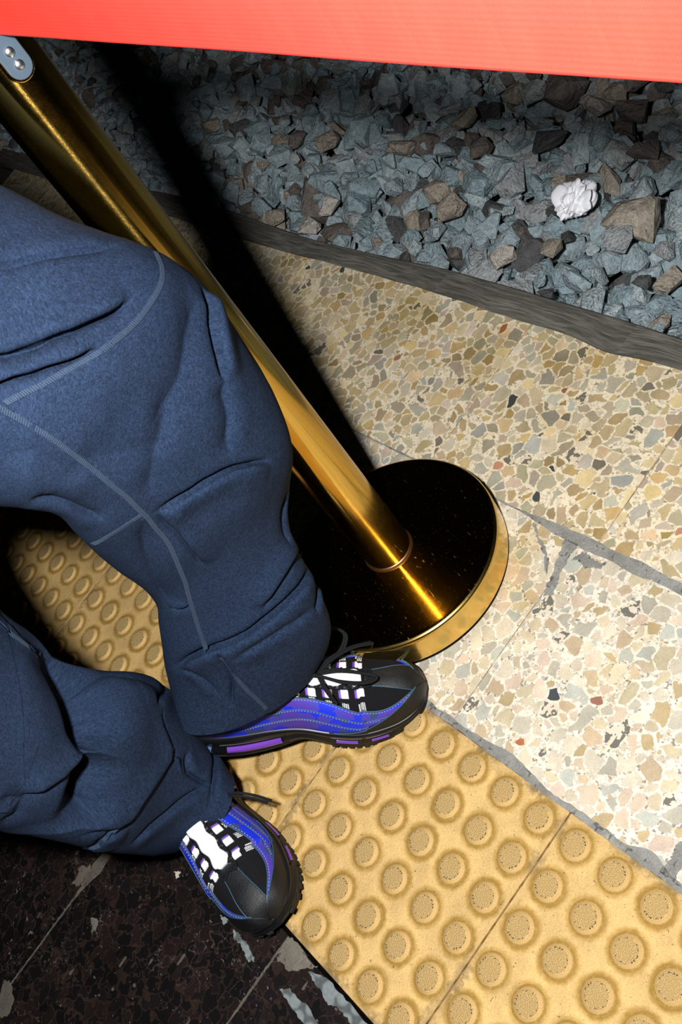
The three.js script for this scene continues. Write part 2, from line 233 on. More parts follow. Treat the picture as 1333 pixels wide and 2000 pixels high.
// stud top: a pebbled disc with grit caught round its rim
function pebbles(u, v, cells, seed) { let d1 = 9; const X = u * cells, Y = v * cells, cx = Math.floor(X), cy = Math.floor(Y); for (let j = -1; j <= 1; j++) for (let i = -1; i <= 1; i++) { const x = cx + i + 0.5 + (hash(cx + i, cy + j, seed) - 0.5) * 0.7, y = cy + j + 0.5 + (hash(cx + i, cy + j, seed + 1) - 0.5) * 0.7; d1 = Math.min(d1, Math.hypot(X - x, Y - y)); } return d1; }
const studMap = texture(256, 256, (u, v, o) => {
  const r = Math.hypot(u - 0.5, v - 0.5) * 40, d = pebbles(u, v, 30, 3), f = noise(u * 120, v * 120, 120, 6) - 0.5;     // 40 mm square
  let c = [210, 177, 120]; const g = 1 + f * 0.16; c = c.map((x) => x * g);
  if (r < 12.6) { const k = sstep(d, 0.36, 0.62) * 0.55; c = [lerp(222, 140, k) * g, lerp(192, 104, k) * g, lerp(136, 44, k) * g]; const a = Math.atan2(v - 0.5, u - 0.5), q = Math.floor(a * 5.2); if (r > 10.8 && r < 12.2 && hash(q, 4, 2) > 0.5 && d > 0.44) c = [70, 54, 34]; }
  else if (r > 14.5) { const k = clamp(sstep(r, 14.5, 17) * (0.55 + 0.5 * noise(u * 22, v * 22, 22, 9)), 0, 0.8); c = [lerp(c[0], 138, k), lerp(c[1], 106, k), lerp(c[2], 38, k)]; }
  o[0] = c[0]; o[1] = c[1]; o[2] = c[2];
});
const studBump = texture(256, 256, (u, v, o) => { const r = Math.hypot(u - 0.5, v - 0.5) * 40, d = pebbles(u, v, 30, 3); o[0] = o[1] = o[2] = r < 12.4 ? 255 * (1 - sstep(d, 0.1, 0.6)) : 128 + 60 * (noise(u * 110, v * 110, 110, 2) - 0.5); }, false);
const studMat = mat({ map: studMap, color: lin(0.94, 0.90, 0.80), roughness: 0.8, bumpMap: studBump, bumpScale: 0.0009 });

// dark polished agglomerate
const darkMap = texture(1024, 1024, (u, v, o) => {
  const C = 34, X = u * C + (noise(u * 90, v * 90, 90, 2) - 0.5) * 0.8, Y = v * C + (noise(u * 90, v * 90, 90, 3) - 0.5) * 0.8, cx = Math.floor(X), cy = Math.floor(Y);
  let d1 = 9, d2 = 9, b = 0;
  for (let j = -1; j <= 1; j++) for (let i = -1; i <= 1; i++) { const k = wrap(cy + j, C) * C + wrap(cx + i, C), d = Math.hypot(cx + i + hash(k, 1, 70) - X, cy + j + hash(k, 2, 70) - Y) - hash(k, 3, 70) * 0.35; if (d < d1) { d2 = d1; d1 = d; b = k; } else if (d < d2) d2 = d; }
  const cloud = fbm(u * 12, v * 12, 12, 71, 4), fine = noise(u * 500, v * 500, 500, 72) - 0.5, t = hash(b, 4, 70);
  let c = d2 - d1 > 0.12 ? (t < 0.5 ? [24, 22, 24] : t < 0.8 ? [44, 36, 34] : [34, 30, 32]) : [62, 50, 44];
  const g = 0.72 + cloud * 0.6 + fine * 0.35; c = c.map((x) => x * g);
  const wisp = Math.abs(fbm(u * 26, v * 26, 26, 73, 4) - 0.5), w2 = fbm(u * 7, v * 7, 7, 74, 3);
  if (wisp < 0.008 && w2 > 0.52) c = [112, 104, 100];
  if (noise(u * 120, v * 120, 120, 75) > 0.957) c = [150, 148, 146];
  if (noise(u * 46, v * 46, 46, 76) > 0.965) c = [128, 124, 118];
  o[0] = c[0]; o[1] = c[1]; o[2] = c[2];
});
const darkMat = mat({ map: darkMap, color: lin(0.42, 0.38, 0.37), roughness: 0.55, specularIntensity: 0.35 });

// weathered timber, grain along u
const woodMap = texture(1024, 256, (u, v, o) => {
  const g1 = fbm(u * 8, v * 60, 8, 81, 1) * 0, wave = (fbm(u * 6, v * 4, 4, 82, 3) - 0.5) * 0.10;
  const line = noise(u * 10, (v + wave) * 44, 44, 83), fine = noise(u * 40, (v + wave) * 150, 150, 84), big = fbm(u * 5, v * 3, 4, 85, 3);
  const k = 0.55 + 0.35 * line + 0.22 * fine + 0.35 * (big - 0.5) + g1;
  o[0] = 114 * k; o[1] = 109 * k; o[2] = 100 * k;
});
const woodBump = texture(1024, 256, (u, v, o) => { const wave = (fbm(u * 6, v * 4, 4, 82, 3) - 0.5) * 0.10; o[0] = o[1] = o[2] = 255 * (0.6 * noise(u * 10, (v + wave) * 44, 44, 83) + 0.4 * noise(u * 40, (v + wave) * 150, 150, 84)); }, false);
const woodMat = mat({ map: woodMap, color: lin(0.96, 0.99, 0.98), roughness: 0.9, bumpMap: woodBump, bumpScale: 0.0015 });

// stone
const stoneMap = texture(512, 512, (u, v, o) => { const g = 0.78 + 0.36 * fbm(u * 16, v * 16, 16, 91, 4) + 0.30 * (noise(u * 180, v * 180, 180, 92) - 0.5); o[0] = o[1] = o[2] = 205 * g; if (noise(u * 90, v * 90, 90, 93) > 0.9) { o[0] *= 1.25; o[1] *= 1.25; o[2] *= 1.25; } });
const stoneBump = texture(512, 512, (u, v, o) => { o[0] = o[1] = o[2] = 255 * fbm(u * 24, v * 24, 24, 94, 5); }, false);
const stone = (r, g, b) => mat({ map: stoneMap, color: lin(r, g, b), roughness: 0.85, bumpMap: stoneBump, bumpScale: 0.004 });
const stoneMats = { slate: stone(0.47, 0.58, 0.62), teal: stone(0.40, 0.53, 0.57), pale: stone(0.58, 0.68, 0.71), grey: stone(0.50, 0.53, 0.53), brown: stone(0.23, 0.19, 0.165), dark: stone(0.12, 0.12, 0.12), tan: stone(0.50, 0.43, 0.34), cream: stone(0.70, 0.64, 0.56) };

// brass: polished, with fine wear in the gloss
const polishRough = texture(1024, 1024, (u, v, o) => { const q = hash(Math.floor(u * 1024), Math.floor(v * 1024), 7), s = noise(u * 6, v * 400, 400, 8), f = fbm(u * 10, v * 10, 10, 9, 4); let r = 0.20; if (q > 0.975 - 0.06 * f) r = 0.9; if (s > 0.93) r += 0.2; o[0] = o[1] = o[2] = 255 * clamp(r, 0, 1); }, false);
polishRough.repeat.set(3, 14);
const brassRough = texture(512, 512, (u, v, o) => { const s = fbm(u * 5, v * 90, 5, 101, 2), f = fbm(u * 12, v * 12, 12, 102, 4); let r = 0.30 + 0.22 * s + 0.16 * f; if (noise(u * 170, v * 170, 170, 103) > 0.93) r += 0.4; o[0] = o[1] = o[2] = 255 * clamp(r, 0, 1); }, false);
const brass = mat({ color: lin(0.68, 0.42, 0.085), metalness: 1, roughness: 0.46, roughnessMap: polishRough, anisotropy: 1, anisotropyRotation: Math.PI / 2 });
// the base's top: mirror polish with dust, scuffs and dried drips that break the gloss (256 mm square)
const dullMap = texture(1024, 1024, (u, v, o) => {
  let r = 0.10 + 0.05 * fbm(u * 12, v * 12, 12, 111, 4);
  if (noise(u * 420, v * 420, 420, 112) > 0.972) r = 0.7;
  const st = noise(u * 22 + v * 6, v * 190 - u * 50, 4096, 113); if (st > 0.955 && fbm(u * 9, v * 9, 9, 114, 3) > 0.5) r = Math.max(r, 0.5);
  o[0] = o[1] = o[2] = 255 * clamp(r, 0, 1);
}, false);
const brassBase = mat({ color: lin(0.72, 0.45, 0.10), metalness: 1, roughness: 0.9, roughnessMap: dullMap });
const brassEdge = mat({ color: lin(0.74, 0.50, 0.14), metalness: 1, roughness: 0.42, roughnessMap: brassRough });

// ---------------------------------------------------------------- the ground
const ground = thing('ground', 'dark bedding under the paving and the gravel', 'ground', V(0, 0, 0), 'structure');
part('bedding', new THREE.BoxGeometry(5.2, 0.06, 1.3).translate(-0.9, -0.075, 0.135), beddingMat, ground);
part('ballast_bedding', new THREE.BoxGeometry(5.2, 0.06, 2.4).translate(-0.9, -0.18, -1.7), beddingMat, ground);

// tactile strip: tiles with 6 x 6 studs
{
  const strip = thing('tactile_paving', 'strip of yellow tactile paving tiles with round studs', 'paving', V(0, 0, 0), 'structure');
  const tg = uvXZ(new RoundedBoxGeometry(0.2985, 0.04, 0.2985, 2, 0.0012), 1 / 0.3, 0.5, 0.5);
  const prof = [[0, 0.0049], [0.006, 0.0050], [0.0118, 0.0049], [0.0127, 0.0045], [0.0136, 0.0034], [0.0150, 0.0014], [0.0166, 0.0004], [0.0186, 0.00002]].map(([x, y]) => new THREE.Vector2(x, y));
  const sg = new THREE.LatheGeometry(prof, 32); sg.computeVertexNormals();
  { const p = sg.attributes.position, uv = sg.attributes.uv; for (let i = 0; i < p.count; i++) uv.setXY(i, p.getX(i) / 0.04 + 0.5, p.getZ(i) / 0.04 + 0.5); }
  const r = rng(5);
  for (let i = -5; i <= 2; i++) {
    const t = part('tile', tg, tileMat, strip); t.position.set(0.15 + 0.3 * i, -0.02 - r() * 0.0004, 0.15); t.rotation.y = Math.floor(r() * 4) * Math.PI / 2;
    for (let a = 0; a < 6; a++) for (let b = 0; b < 6; b++) { const s = part('stud', sg, studMat, t); s.position.set(-0.125 + 0.05 * a, 0.02, -0.125 + 0.05 * b); s.rotation.y = Math.floor(r() * 12) * Math.PI / 6; }
  }
}
// terrazzo slabs
{
  const tz = thing('terrazzo_paving', 'worn cream terrazzo paving slabs beside the yellow tiles', 'paving', V(0, 0, 0), 'structure');
  const slab = (x0, x1, z0, z1, seed) => {
    const g = new RoundedBoxGeometry(x1 - x0 - 0.0012, 0.04, z1 - z0 - 0.0014, 2, 0.0008); g.translate((x0 + x1) / 2, 0, (z0 + z1) / 2);
    uvXZ(g, 1 / TZ, hash(seed, 1), hash(seed, 2));
    const m = part('slab', g, z1 < -0.2 ? terrazzoOuter : terrazzoMat, tz); m.position.y = -0.02;
  };
  [-1.98, -1.68, -1.38, -1.08, -0.78, -0.48, -0.18, 0.117, 0.419, 0.72, 1.02, 1.32].forEach((x, i, a) => i && slab(a[i - 1], x, -0.27, -0.0015, i));
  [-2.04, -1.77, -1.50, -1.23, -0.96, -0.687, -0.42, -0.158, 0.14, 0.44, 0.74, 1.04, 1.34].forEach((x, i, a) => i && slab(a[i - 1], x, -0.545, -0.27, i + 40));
  // mortar smears: along the tactile strip, in the broken long joint, in a cross joint
  const w1 = (x) => 0.0035 + 0.007 * Math.pow(fbm(x * 22 + 40, 3.3, 4096, 5, 4), 2.2) * 2.2 + 0.006 * Math.exp(-Math.pow((x - 0.212) / 0.03, 2)) + 0.008 * Math.exp(-Math.pow((x - 0.392) / 0.02, 2));
  part('mortar', band(420, (t) => { const x = lerp(-1.2, 0.95, t); return [x, -w1(x), x, 0.0005 + 0.0012 * noise(x * 60, 9)]; }, -0.001, 0.0016, 3), mortarMat, tz);
  part('mortar', band(240, (t) => { const x = lerp(-0.9, 1.0, t), w = 0.0012 + 0.010 * sstep(x, 0.01, 0.10) * (1 - 0.6 * sstep(x, 0.26, 0.42)) * (0.55 + 0.9 * fbm(x * 30, 1.7, 4096, 8, 3)); return [x, -0.2705 - w * 0.5, x, -0.2695 + w * 0.75]; }, -0.001, 0.0015, 4), mortarMat, tz);
  part('mortar', flake([[0.098, -0.262], [0.119, -0.262], [0.117, -0.248], [0.122, -0.221], [0.130, -0.194], [0.121, -0.188], [0.114, -0.207], [0.107, -0.232]], -0.001, 0.0015, 0.004, 5), mortarMat, tz);
  part('mortar', flake([[0.046, -0.262], [0.052, -0.262], [0.064, -0.251], [0.082, -0.243], [0.098, -0.228], [0.108, -0.212], [0.100, -0.217], [0.088, -0.232], [0.068, -0.245], [0.056, -0.253]], -0.001, 0.0013, 0.003, 6), mortarMat, tz);
  part('mortar', flake([[0.133, -0.258], [0.150, -0.254], [0.166, -0.258], [0.160, -0.247], [0.143, -0.241], [0.128, -0.246], [0.122, -0.243], [0.126, -0.252]], -0.001, 0.0012, 0.004, 7), mortarMat, tz);
  part('mortar', flake([[0.413, -0.060], [0.418, -0.045], [0.424, -0.024], [0.425, -0.004], [0.409, -0.003], [0.411, -0.02], [0.409, -0.034]], -0.001, 0.0016, 0.003, 8), mortarMat, tz);
}
// dark paving on the near side, with grout, cement and shreds of grey tape
{
  const dk = thing('dark_paving', 'dark polished stone paving slabs at the bottom left', 'paving', V(0, 0, 0), 'structure');
  const slab = (x0, x1, z0, z1, s) => { const g = new RoundedBoxGeometry(x1 - x0 - 0.002, 0.04, z1 - z0 - 0.002, 2, 0.0008); g.translate((x0 + x1) / 2, 0, (z0 + z1) / 2); uvXZ(g, 1 / 0.55, hash(s, 3), hash(s, 4)); part('slab', g, darkMat, dk).position.y = -0.0215; };
  [-1.11, -0.81, -0.51, -0.21, 0.104, 0.404, 0.704].forEach((x, i, a) => { if (i) { slab(a[i - 1], x, 0.3035, 0.742, i); slab(a[i - 1], x, 0.742, 1.18, i + 20); } });
  const grout = mat({ map: mortarMap, color: lin(0.40, 0.34, 0.28), roughness: 0.95, bumpMap: grainBump, bumpScale: 0.001 });
  part('grout', band(160, (t) => { const z = lerp(0.305, 0.74, t), w = 0.0012 + 0.007 * Math.exp(-Math.pow((z - 0.43) / 0.035, 2)) * (0.6 + fbm(z * 60, 2.2, 4096, 12, 3)), x = -0.2095 + 0.003 * (fbm(z * 30, 5, 4096, 13, 3) - 0.5); return [x - w, z, x + w, z]; }, -0.0025, 0.0014, 21), grout, dk);
  part('grout', band(120, (t) => { const z = lerp(0.305, 0.74, t), w = 0.0008 + 0.0012 * fbm(z * 60, 7.2, 4096, 15, 3), x = 0.104 + 0.001 * (fbm(z * 40, 3, 4096, 16, 3) - 0.5); return [x - w, z, x + w, z]; }, -0.0025, 0.0012, 22), grout, dk);
  part('grout', flake([[-0.224, 0.627], [-0.213, 0.618], [-0.183, 0.63], [-0.18, 0.647], [-0.199, 0.66]], -0.0016, 0.0007, 0.004, 23), grout, dk);
  part('grout', flake([[-0.236, 0.455], [-0.222, 0.440], [-0.21, 0.452], [-0.215, 0.470], [-0.228, 0.474]], -0.0016, 0.0006, 0.006, 24), grout, dk);
  const cement = mat({ map: mortarMap, color: lin(0.55, 0.50, 0.42), roughness: 0.95, bumpMap: grainBump, bumpScale: 0.0012 });
  part('cement_patch', flake([[0.103, 0.304], [0.123, 0.3035], [0.16, 0.3035], [0.148, 0.313], [0.13, 0.330], [0.108, 0.333], [0.106, 0.322]], -0.0016, 0.0009, 0.004, 25), cement, dk);
  // woven grey tape: a honeycomb weave of its own
  const tapeMap = texture(256, 256, (u, v, o) => { const d = pebbles(u, v, 16, 44), k = 0.66 + 0.34 * (1 - sstep(d, 0.4, 0.62)) + 0.12 * (noise(u * 90, v * 90, 90, 3) - 0.5); o[0] = 148 * k; o[1] = 158 * k; o[2] = 160 * k; });
  const tape = mat({ map: tapeMap, color: lin(0.62, 0.62, 0.60), roughness: 0.9 });
  const shreds = [
    [[0.150, 0.315], [0.173, 0.3035], [0.216, 0.3035], [0.30, 0.3035], [0.42, 0.3035], [0.42, 0.318], [0.30, 0.322], [0.235, 0.317], [0.207, 0.315], [0.196, 0.322], [0.176, 0.318]],
    [[0.134, 0.351], [0.144, 0.343], [0.176, 0.340], [0.215, 0.344], [0.26, 0.346], [0.255, 0.358], [0.19, 0.355], [0.162, 0.355]],
    [[0.032, 0.348], [0.047, 0.346], [0.055, 0.352], [0.045, 0.355]], [[0.049, 0.348], [0.057, 0.346], [0.076, 0.349], [0.085, 0.352], [0.080, 0.358], [0.065, 0.356]], [[0.006, 0.349], [0.020, 0.345], [0.020, 0.353]]];
  shreds.forEach((s, i) => part('tape_shred', flake(s, -0.0016, 0.0006, 0.0028, 30 + i, 7), tape, dk));
  part('paint_fleck', flake([[-0.163, 0.48], [-0.153, 0.474], [-0.145, 0.478], [-0.145, 0.493]], -0.0016, 0.0005, 0.003, 37), cement, dk);
  part('paint_fleck', flake([[-0.094, 0.358], [-0.085, 0.353], [-0.083, 0.362]], -0.0016, 0.0005, 0.004, 38), mat({ color: lin(0.5, 0.46, 0.4), roughness: 0.9 }), dk);
}
// timber edging: worn beam with uneven edges
{
  const te = thing('timber_edging', 'weathered grey timber beam between the terrazzo and the gravel', 'edging', V(0, 0, 0), 'structure');
  const n = 220, rows = [], zN = (x) => -0.518 - 0.006 * sstep(x, -0.8, -0.5) + 0.010 * (fbm(x * 5 + 7, 1.5, 4096, 3, 3) - 0.5) + 0.008 * Math.exp(-Math.pow((x + 0.02) / 0.05, 2)), zF = (x) => -0.566 - 0.010 * (fbm(x * 4 + 2, 6.5, 4096, 4, 3) - 0.5) + 0.006 * Math.sin(x * 7);
  for (let i = 0; i <= n; i++) {
    const x = lerp(-2.2, 1.2, i / n), a = zN(x), b = zF(x), y = 0.004 + 0.003 * (fbm(x * 6, 2, 4096, 6, 3) - 0.5);
    rows.push([[x, -0.012, a + 0.001], [x, y - 0.003, a], [x, y, a - 0.003], [x, y + 0.001, lerp(a, b, 0.4)], [x, y, b + 0.004], [x, y - 0.004, b], [x, -0.13, b]]);
  }
  const P = [], U = [], I = [], m = rows[0].length;
  rows.forEach((r, i) => { let L = 0; r.forEach((p, k) => { if (k) L += Math.hypot(p[1] - r[k - 1][1], p[2] - r[k - 1][2]); P.push(...p); U.push(p[0] / 0.36, L / 0.09); if (i && k) { const q = i * m + k; I.push(q - m - 1, q - m, q - 1, q - 1, q - m, q); } }); });
  const g = new THREE.BufferGeometry(); g.setAttribute('position', new THREE.Float32BufferAttribute(P, 3)); g.setAttribute('uv', new THREE.Float32BufferAttribute(U, 2)); g.setIndex(I); g.computeVertexNormals();
  part('beam', g, woodMat, te);
}
// ballast
{
  const bed = thing('ballast_bed', 'bed of broken blue-grey ballast stones behind the timber beam', 'gravel', V(0, 0, 0), 'structure');
  const r = rng(77), shapes = [];
  for (let k = 0; k < 26; k++) {
    const pts = [], n = 13 + Math.floor(r() * 7), sy = 0.45 + r() * 0.3, sz = 0.58 + r() * 0.34;
    for (let i = 0; i < n; i++) { const a = r() * 6.283, c = r() * 2 - 1, s = Math.sqrt(1 - c * c), q = 0.85 + r() * 0.15, e = (x) => Math.sign(x) * Math.pow(Math.abs(x), 0.75); pts.push(V(e(s * Math.cos(a)) * q, e(c) * q * sy, e(s * Math.sin(a)) * q * sz)); }
    const g = new ConvexGeometry(pts), p = g.attributes.position, nn = g.attributes.normal, uv = [];
    for (let i = 0; i < p.count; i += 3) { const ax = Math.abs(nn.getX(i)), ay = Math.abs(nn.getY(i)), az = Math.abs(nn.getZ(i)), o = r() * 0.8; for (let j = i; j < i + 3; j++) { const q = ay > ax && ay > az ? [p.getX(j), p.getZ(j)] : ax > az ? [p.getZ(j), p.getY(j)] : [p.getX(j), p.getY(j)]; uv.push(q[0] * 0.32 + o, q[1] * 0.32 + o * 0.7); } }
    g.setAttribute('uv', new THREE.Float32BufferAttribute(uv, 2)); shapes.push(g);
  }
  const list = [], add = (x, y, z, size, m, flat = 0.7, sq) => { const o = new THREE.Object3D(); o.position.set(x, y, z); o.rotation.set((r() - 0.5) * flat * 1.8, r() * 6.283, (r() - 0.5) * flat * 1.8); if (sq) o.scale.set(size * sq[0], size * sq[1], size * sq[2]); else o.scale.setScalar(size); o.updateMatrix(); list.push({ o, m, g: shapes[Math.floor(r() * shapes.length)] }); return list[list.length - 1]; };
  // stones that stand out, by colour and size: x, z, half length, tone, label, turn
  const marked = [
    [-0.137, -0.742, 0.054, 'tan', 'large flat tan stone beside the crumpled tissue', 0.35], [-0.307, -0.631, 0.034, 'cream', 'pale cream oblong stone', 0.75], [-0.135, -0.700, 0.036, 'grey', 'long grey stone below the large tan stone', 0.5],
    [-0.763, -0.643, 0.034, 'cream', 'pale flake', 0.9], [-0.887, -0.593, 0.032, 'tan', 'tan flake by the beam', 0.9], [-0.775, -0.590, 0.034, 'cream', 'cream flake by the beam', 0.55], [-0.346, -0.938, 0.040, 'cream', 'whitish stone', 0], [-0.269, -0.935, 0.046, 'brown', 'brown stone', 0],
    [-0.489, -0.955, 0.042, 'grey', 'grey block', 0.4], [-0.434, -0.965, 0.05, 'brown', 'reddish brown block', 0.2], [-0.513, -0.822, 0.034, 'brown', 'brown stone', 0.5], [-0.483, -0.696, 0.042, 'tan', 'tan sliver', 0.3], [-0.913, -0.787, 0.04, 'tan', 'tan stone', 0.3], [-0.39, -0.86, 0.045, 'dark', 'dark stone', 0.2],
    [-0.20, -0.86, 0.04, 'brown', 'brown stone', 0.9], [-0.60, -0.88, 0.04, 'tan', 'tan stone', 1.2], [-0.70, -0.80, 0.04, 'tan', 'tan stone', 0.5], [-0.23, -0.66, 0.026, 'tan', 'tan stone', 0.2], [-0.05, -0.64, 0.022, 'dark', 'dark stone', 0.2], [-0.18, -0.585, 0.02, 'dark', 'dark stone', 0.2]];
  for (let [x, z, s, m, label, turn] of marked) { if (s < 0.05) s *= 0.78; const e = add(x, -0.010 - s * 0.25, z, s, m, 0.25); e.o.rotation.y = turn; e.o.updateMatrix(); e.label = label; }
  const tone = (x, z) => { const far = sstep(-z, 0.78, 0.95), h = r(); return h < 0.38 - far * 0.2 ? 'slate' : h < 0.64 - far * 0.3 ? 'teal' : h < 0.76 - far * 0.2 ? 'pale' : h < 0.86 - far * 0.08 ? 'grey' : h < 0.91 ? 'brown' : h < 0.96 ? 'dark' : 'tan'; };
  for (let layer = 0; layer < 3; layer++) {
    const sp = [0.042, 0.038, 0.038][layer];
    for (let x = -2.9; x < 0.34; x += sp) for (let z = -0.585; z > -1.75; z -= sp) {
      const px = x + (r() - 0.5) * sp * 1.1, pz = Math.min(z + (r() - 0.5) * sp * 1.1, -0.586), s = layer < 2 ? 0.024 + r() * 0.012 : 0.017 + Math.pow(r(), 1.5) * 0.024;
      if (layer === 2 && r() < 0.18) continue;
      const clear = marked.some((q) => Math.hypot(px - q[0], pz - q[1]) < q[2] * 0.95 && layer === 2);
      if (clear || (layer === 2 && Math.hypot(px + 0.23, pz + 0.74) < 0.04)) continue;
      const rise = -0.012 * sstep(-pz, 0.58, 0.66) + 0.016 * (fbm(px * 9 + 50, pz * 9 + 50, 4096, 31, 2) - 0.5);
      add(px, [-0.085, -0.058, -0.034][layer] + rise + (r() - 0.5) * 0.012 - (pz > -0.61 ? 0.008 : 0), pz, s, tone(px, pz), layer === 2 ? 0.9 : 1.4);
    }
  }
  // the 300 that show largest are parts of their own, the rest is one mass for each shape and tone
  camera.updateMatrixWorld(); camera.updateProjectionMatrix();
  const v = V(0, 0, 0);
  for (const e of list) { v.copy(e.o.position); const d = v.distanceTo(camera.position); v.project(camera); const inside = Math.abs(v.x) < 1.02 && v.y < 0.90 && v.y > -1, hidden = v.x < -0.25; e.seen = e.label ? 9 : inside && !hidden && e.o.position.y > -0.056 ? e.o.scale.x / d : 0; }
  list.sort((a, b) => b.seen - a.seen);
  list.slice(0, 300).forEach((e) => { const m = part('stone', e.g, stoneMats[e.m], bed); m.position.copy(e.o.position); m.rotation.copy(e.o.rotation); m.scale.copy(e.o.scale); if (e.label) m.userData.label = e.label; });
  const rest = list.slice(300), keys = Object.keys(stoneMats), geos = keys.map(() => []);
  for (const e of rest) geos[keys.indexOf(e.m)].push(e.g.clone().applyMatrix4(e.o.matrix));
  geos.forEach((gs, i) => { if (gs.length) part('gravel', mergeGeometries(gs), stoneMats[keys[i]], bed).userData.kind = 'stuff'; });
}
// crumpled tissue on the gravel
{
  const g = mergeVertices(new THREE.IcosahedronGeometry(1, 24).deleteAttribute('normal').deleteAttribute('uv')), p = g.attributes.position, q = V(0, 0, 0);
  for (let i = 0; i < p.count; i++) {
    q.fromBufferAttribute(p, i);
    const a = fbm(q.x * 1.3 + 20, q.y * 1.3 + q.z * 1.2 + 30, 4096, 51, 3), b = Math.abs(fbm(q.x * 1.7 + q.z * 1.1 + 40, q.y * 1.6 + 10, 4096, 52, 2) - 0.5), c = Math.abs(fbm(q.z * 1.9 + 9, q.x * 1.6 - q.y + 60, 4096, 53, 2) - 0.5);
    q.multiplyScalar(0.62 + 0.75 * (a - 0.3) - 1.5 * Math.max(0, 0.16 - b) - 1.3 * Math.max(0, 0.14 - c));
    p.setXYZ(i, q.x * 0.043, q.y * 0.030, q.z * 0.050);
  }
  g.computeVertexNormals();
  const t = part(numbered('tissue'), g, mat({ color: lin(0.86, 0.86, 0.90), roughness: 0.95 }), scene);
  t.position.set(-0.231, 0.006, -0.738); t.rotation.y = 0.5;
  t.userData = { label: 'crumpled white paper tissue lying on the gravel', category: 'tissue' };
}

// ---------------------------------------------------------------- brass stanchion, leaning a little towards the gravel
const leanAxis = V(0.0157, 0.9953, -0.0952).normalize();
{
  const st = thing('stanchion', 'polished brass barrier post on a round base, leaning against the knee', 'stanchion', V(-0.0708, 0.0139, -0.1275));
  st.quaternion.setFromUnitVectors(V(0, 1, 0), leanAxis);
  const lathe = (pts, n) => new THREE.LatheGeometry(pts.map(([x, y]) => new THREE.Vector2(x, y)), n);
  const bg = lathe([[0.0, 0.0462], [0.03, 0.0462], [0.09, 0.0461], [0.1360, 0.0460], [0.1400, 0.0457], [0.1415, 0.0452]], 160);
  { const p = bg.attributes.position, uv = bg.attributes.uv; for (let i = 0; i < p.count; i++) uv.setXY(i, p.getX(i) / 0.3 + 0.5, p.getZ(i) / 0.3 + 0.5); }
  const base = part('base', bg, brassBase, st);
  part('base_rim', lathe([[0.1415, 0.0452], [0.1435, 0.0444], [0.1449, 0.0430], [0.1455, 0.0410], [0.1457, 0.0380], [0.1457, 0.0060], [0.1452, 0.0035], [0.1440, 0.0015], [0.1425, 0.0005]], 160), brassEdge, base);
  part('rubber_pad', lathe([[0.1425, 0.0005], [0.13, 0.0], [0.0, 0.0]], 96), mat({ color: lin(0.02, 0.02, 0.02), roughness: 0.9 }), base);
  part('pole', lathe([[0.0317, 0.0460], [0.0317, 0.2], [0.0317, 0.4], [0.0317, 0.6], [0.0317, 0.84]], 96), brass, st);
  part('collar', lathe([[0.0317, 0.0500], [0.0326, 0.0496], [0.0334, 0.0484], [0.0338, 0.0464]], 96), mat({ color: lin(0.50, 0.28, 0.14), metalness: 1, roughness: 0.35 }), st);
  part('head', lathe([[0.0317, 0.838], [0.0335, 0.842], [0.0335, 0.905], [0.032, 0.914], [0.026, 0.921], [0.012, 0.926], [0, 0.927]], 96), brass, st);
  // belt plate on the +x side: rounded slot plate with two screws
  const w = 0.0098, y0 = 0.765, y1 = 0.885, s = new THREE.Shape(); s.absarc(0, y0, w, Math.PI, 2 * Math.PI, false); s.absarc(0, y1 - w, w, 0, Math.PI, false);
  const pg = new THREE.ExtrudeGeometry(s, { depth: 0.0035, bevelEnabled: true, bevelThickness: 0.0008, bevelSize: 0.0008, bevelSegments: 2, curveSegments: 20 }); pg.rotateY(Math.PI / 2); pg.translate(0.0296, 0, 0);
  const plate = part('belt_plate', pg, mat({ color: lin(0.045, 0.07, 0.095), roughness: 0.6 }), st); plate.userData.label = 'blue-grey oval plate with two screws';
  const og = new THREE.ExtrudeGeometry((() => { const q = new THREE.Shape(); q.absarc(0, y0, w + 0.0022, Math.PI, 2 * Math.PI, false); q.absarc(0, y1 - w, w + 0.0022, 0, Math.PI, false); return q; })(), { depth: 0.002, bevelEnabled: true, bevelThickness: 0.0008, bevelSize: 0.0008, bevelSegments: 2, curveSegments: 20 }); og.rotateY(Math.PI / 2); og.translate(0.0296, 0, 0);
  part('plate_surround', og, brass, st);
  for (const y of [0.7655, 0.7765]) {
    const sc = part('screw', lathe([[0, 0.0024], [0.0020, 0.0022], [0.0036, 0.0014], [0.0042, 0.0]], 24).rotateZ(-Math.PI / 2).translate(0.0338, y, 0), mat({ color: lin(0.8, 0.82, 0.84), metalness: 1, roughness: 0.3 }), plate);
    sc.userData.label = 'chrome screw';
  }
}
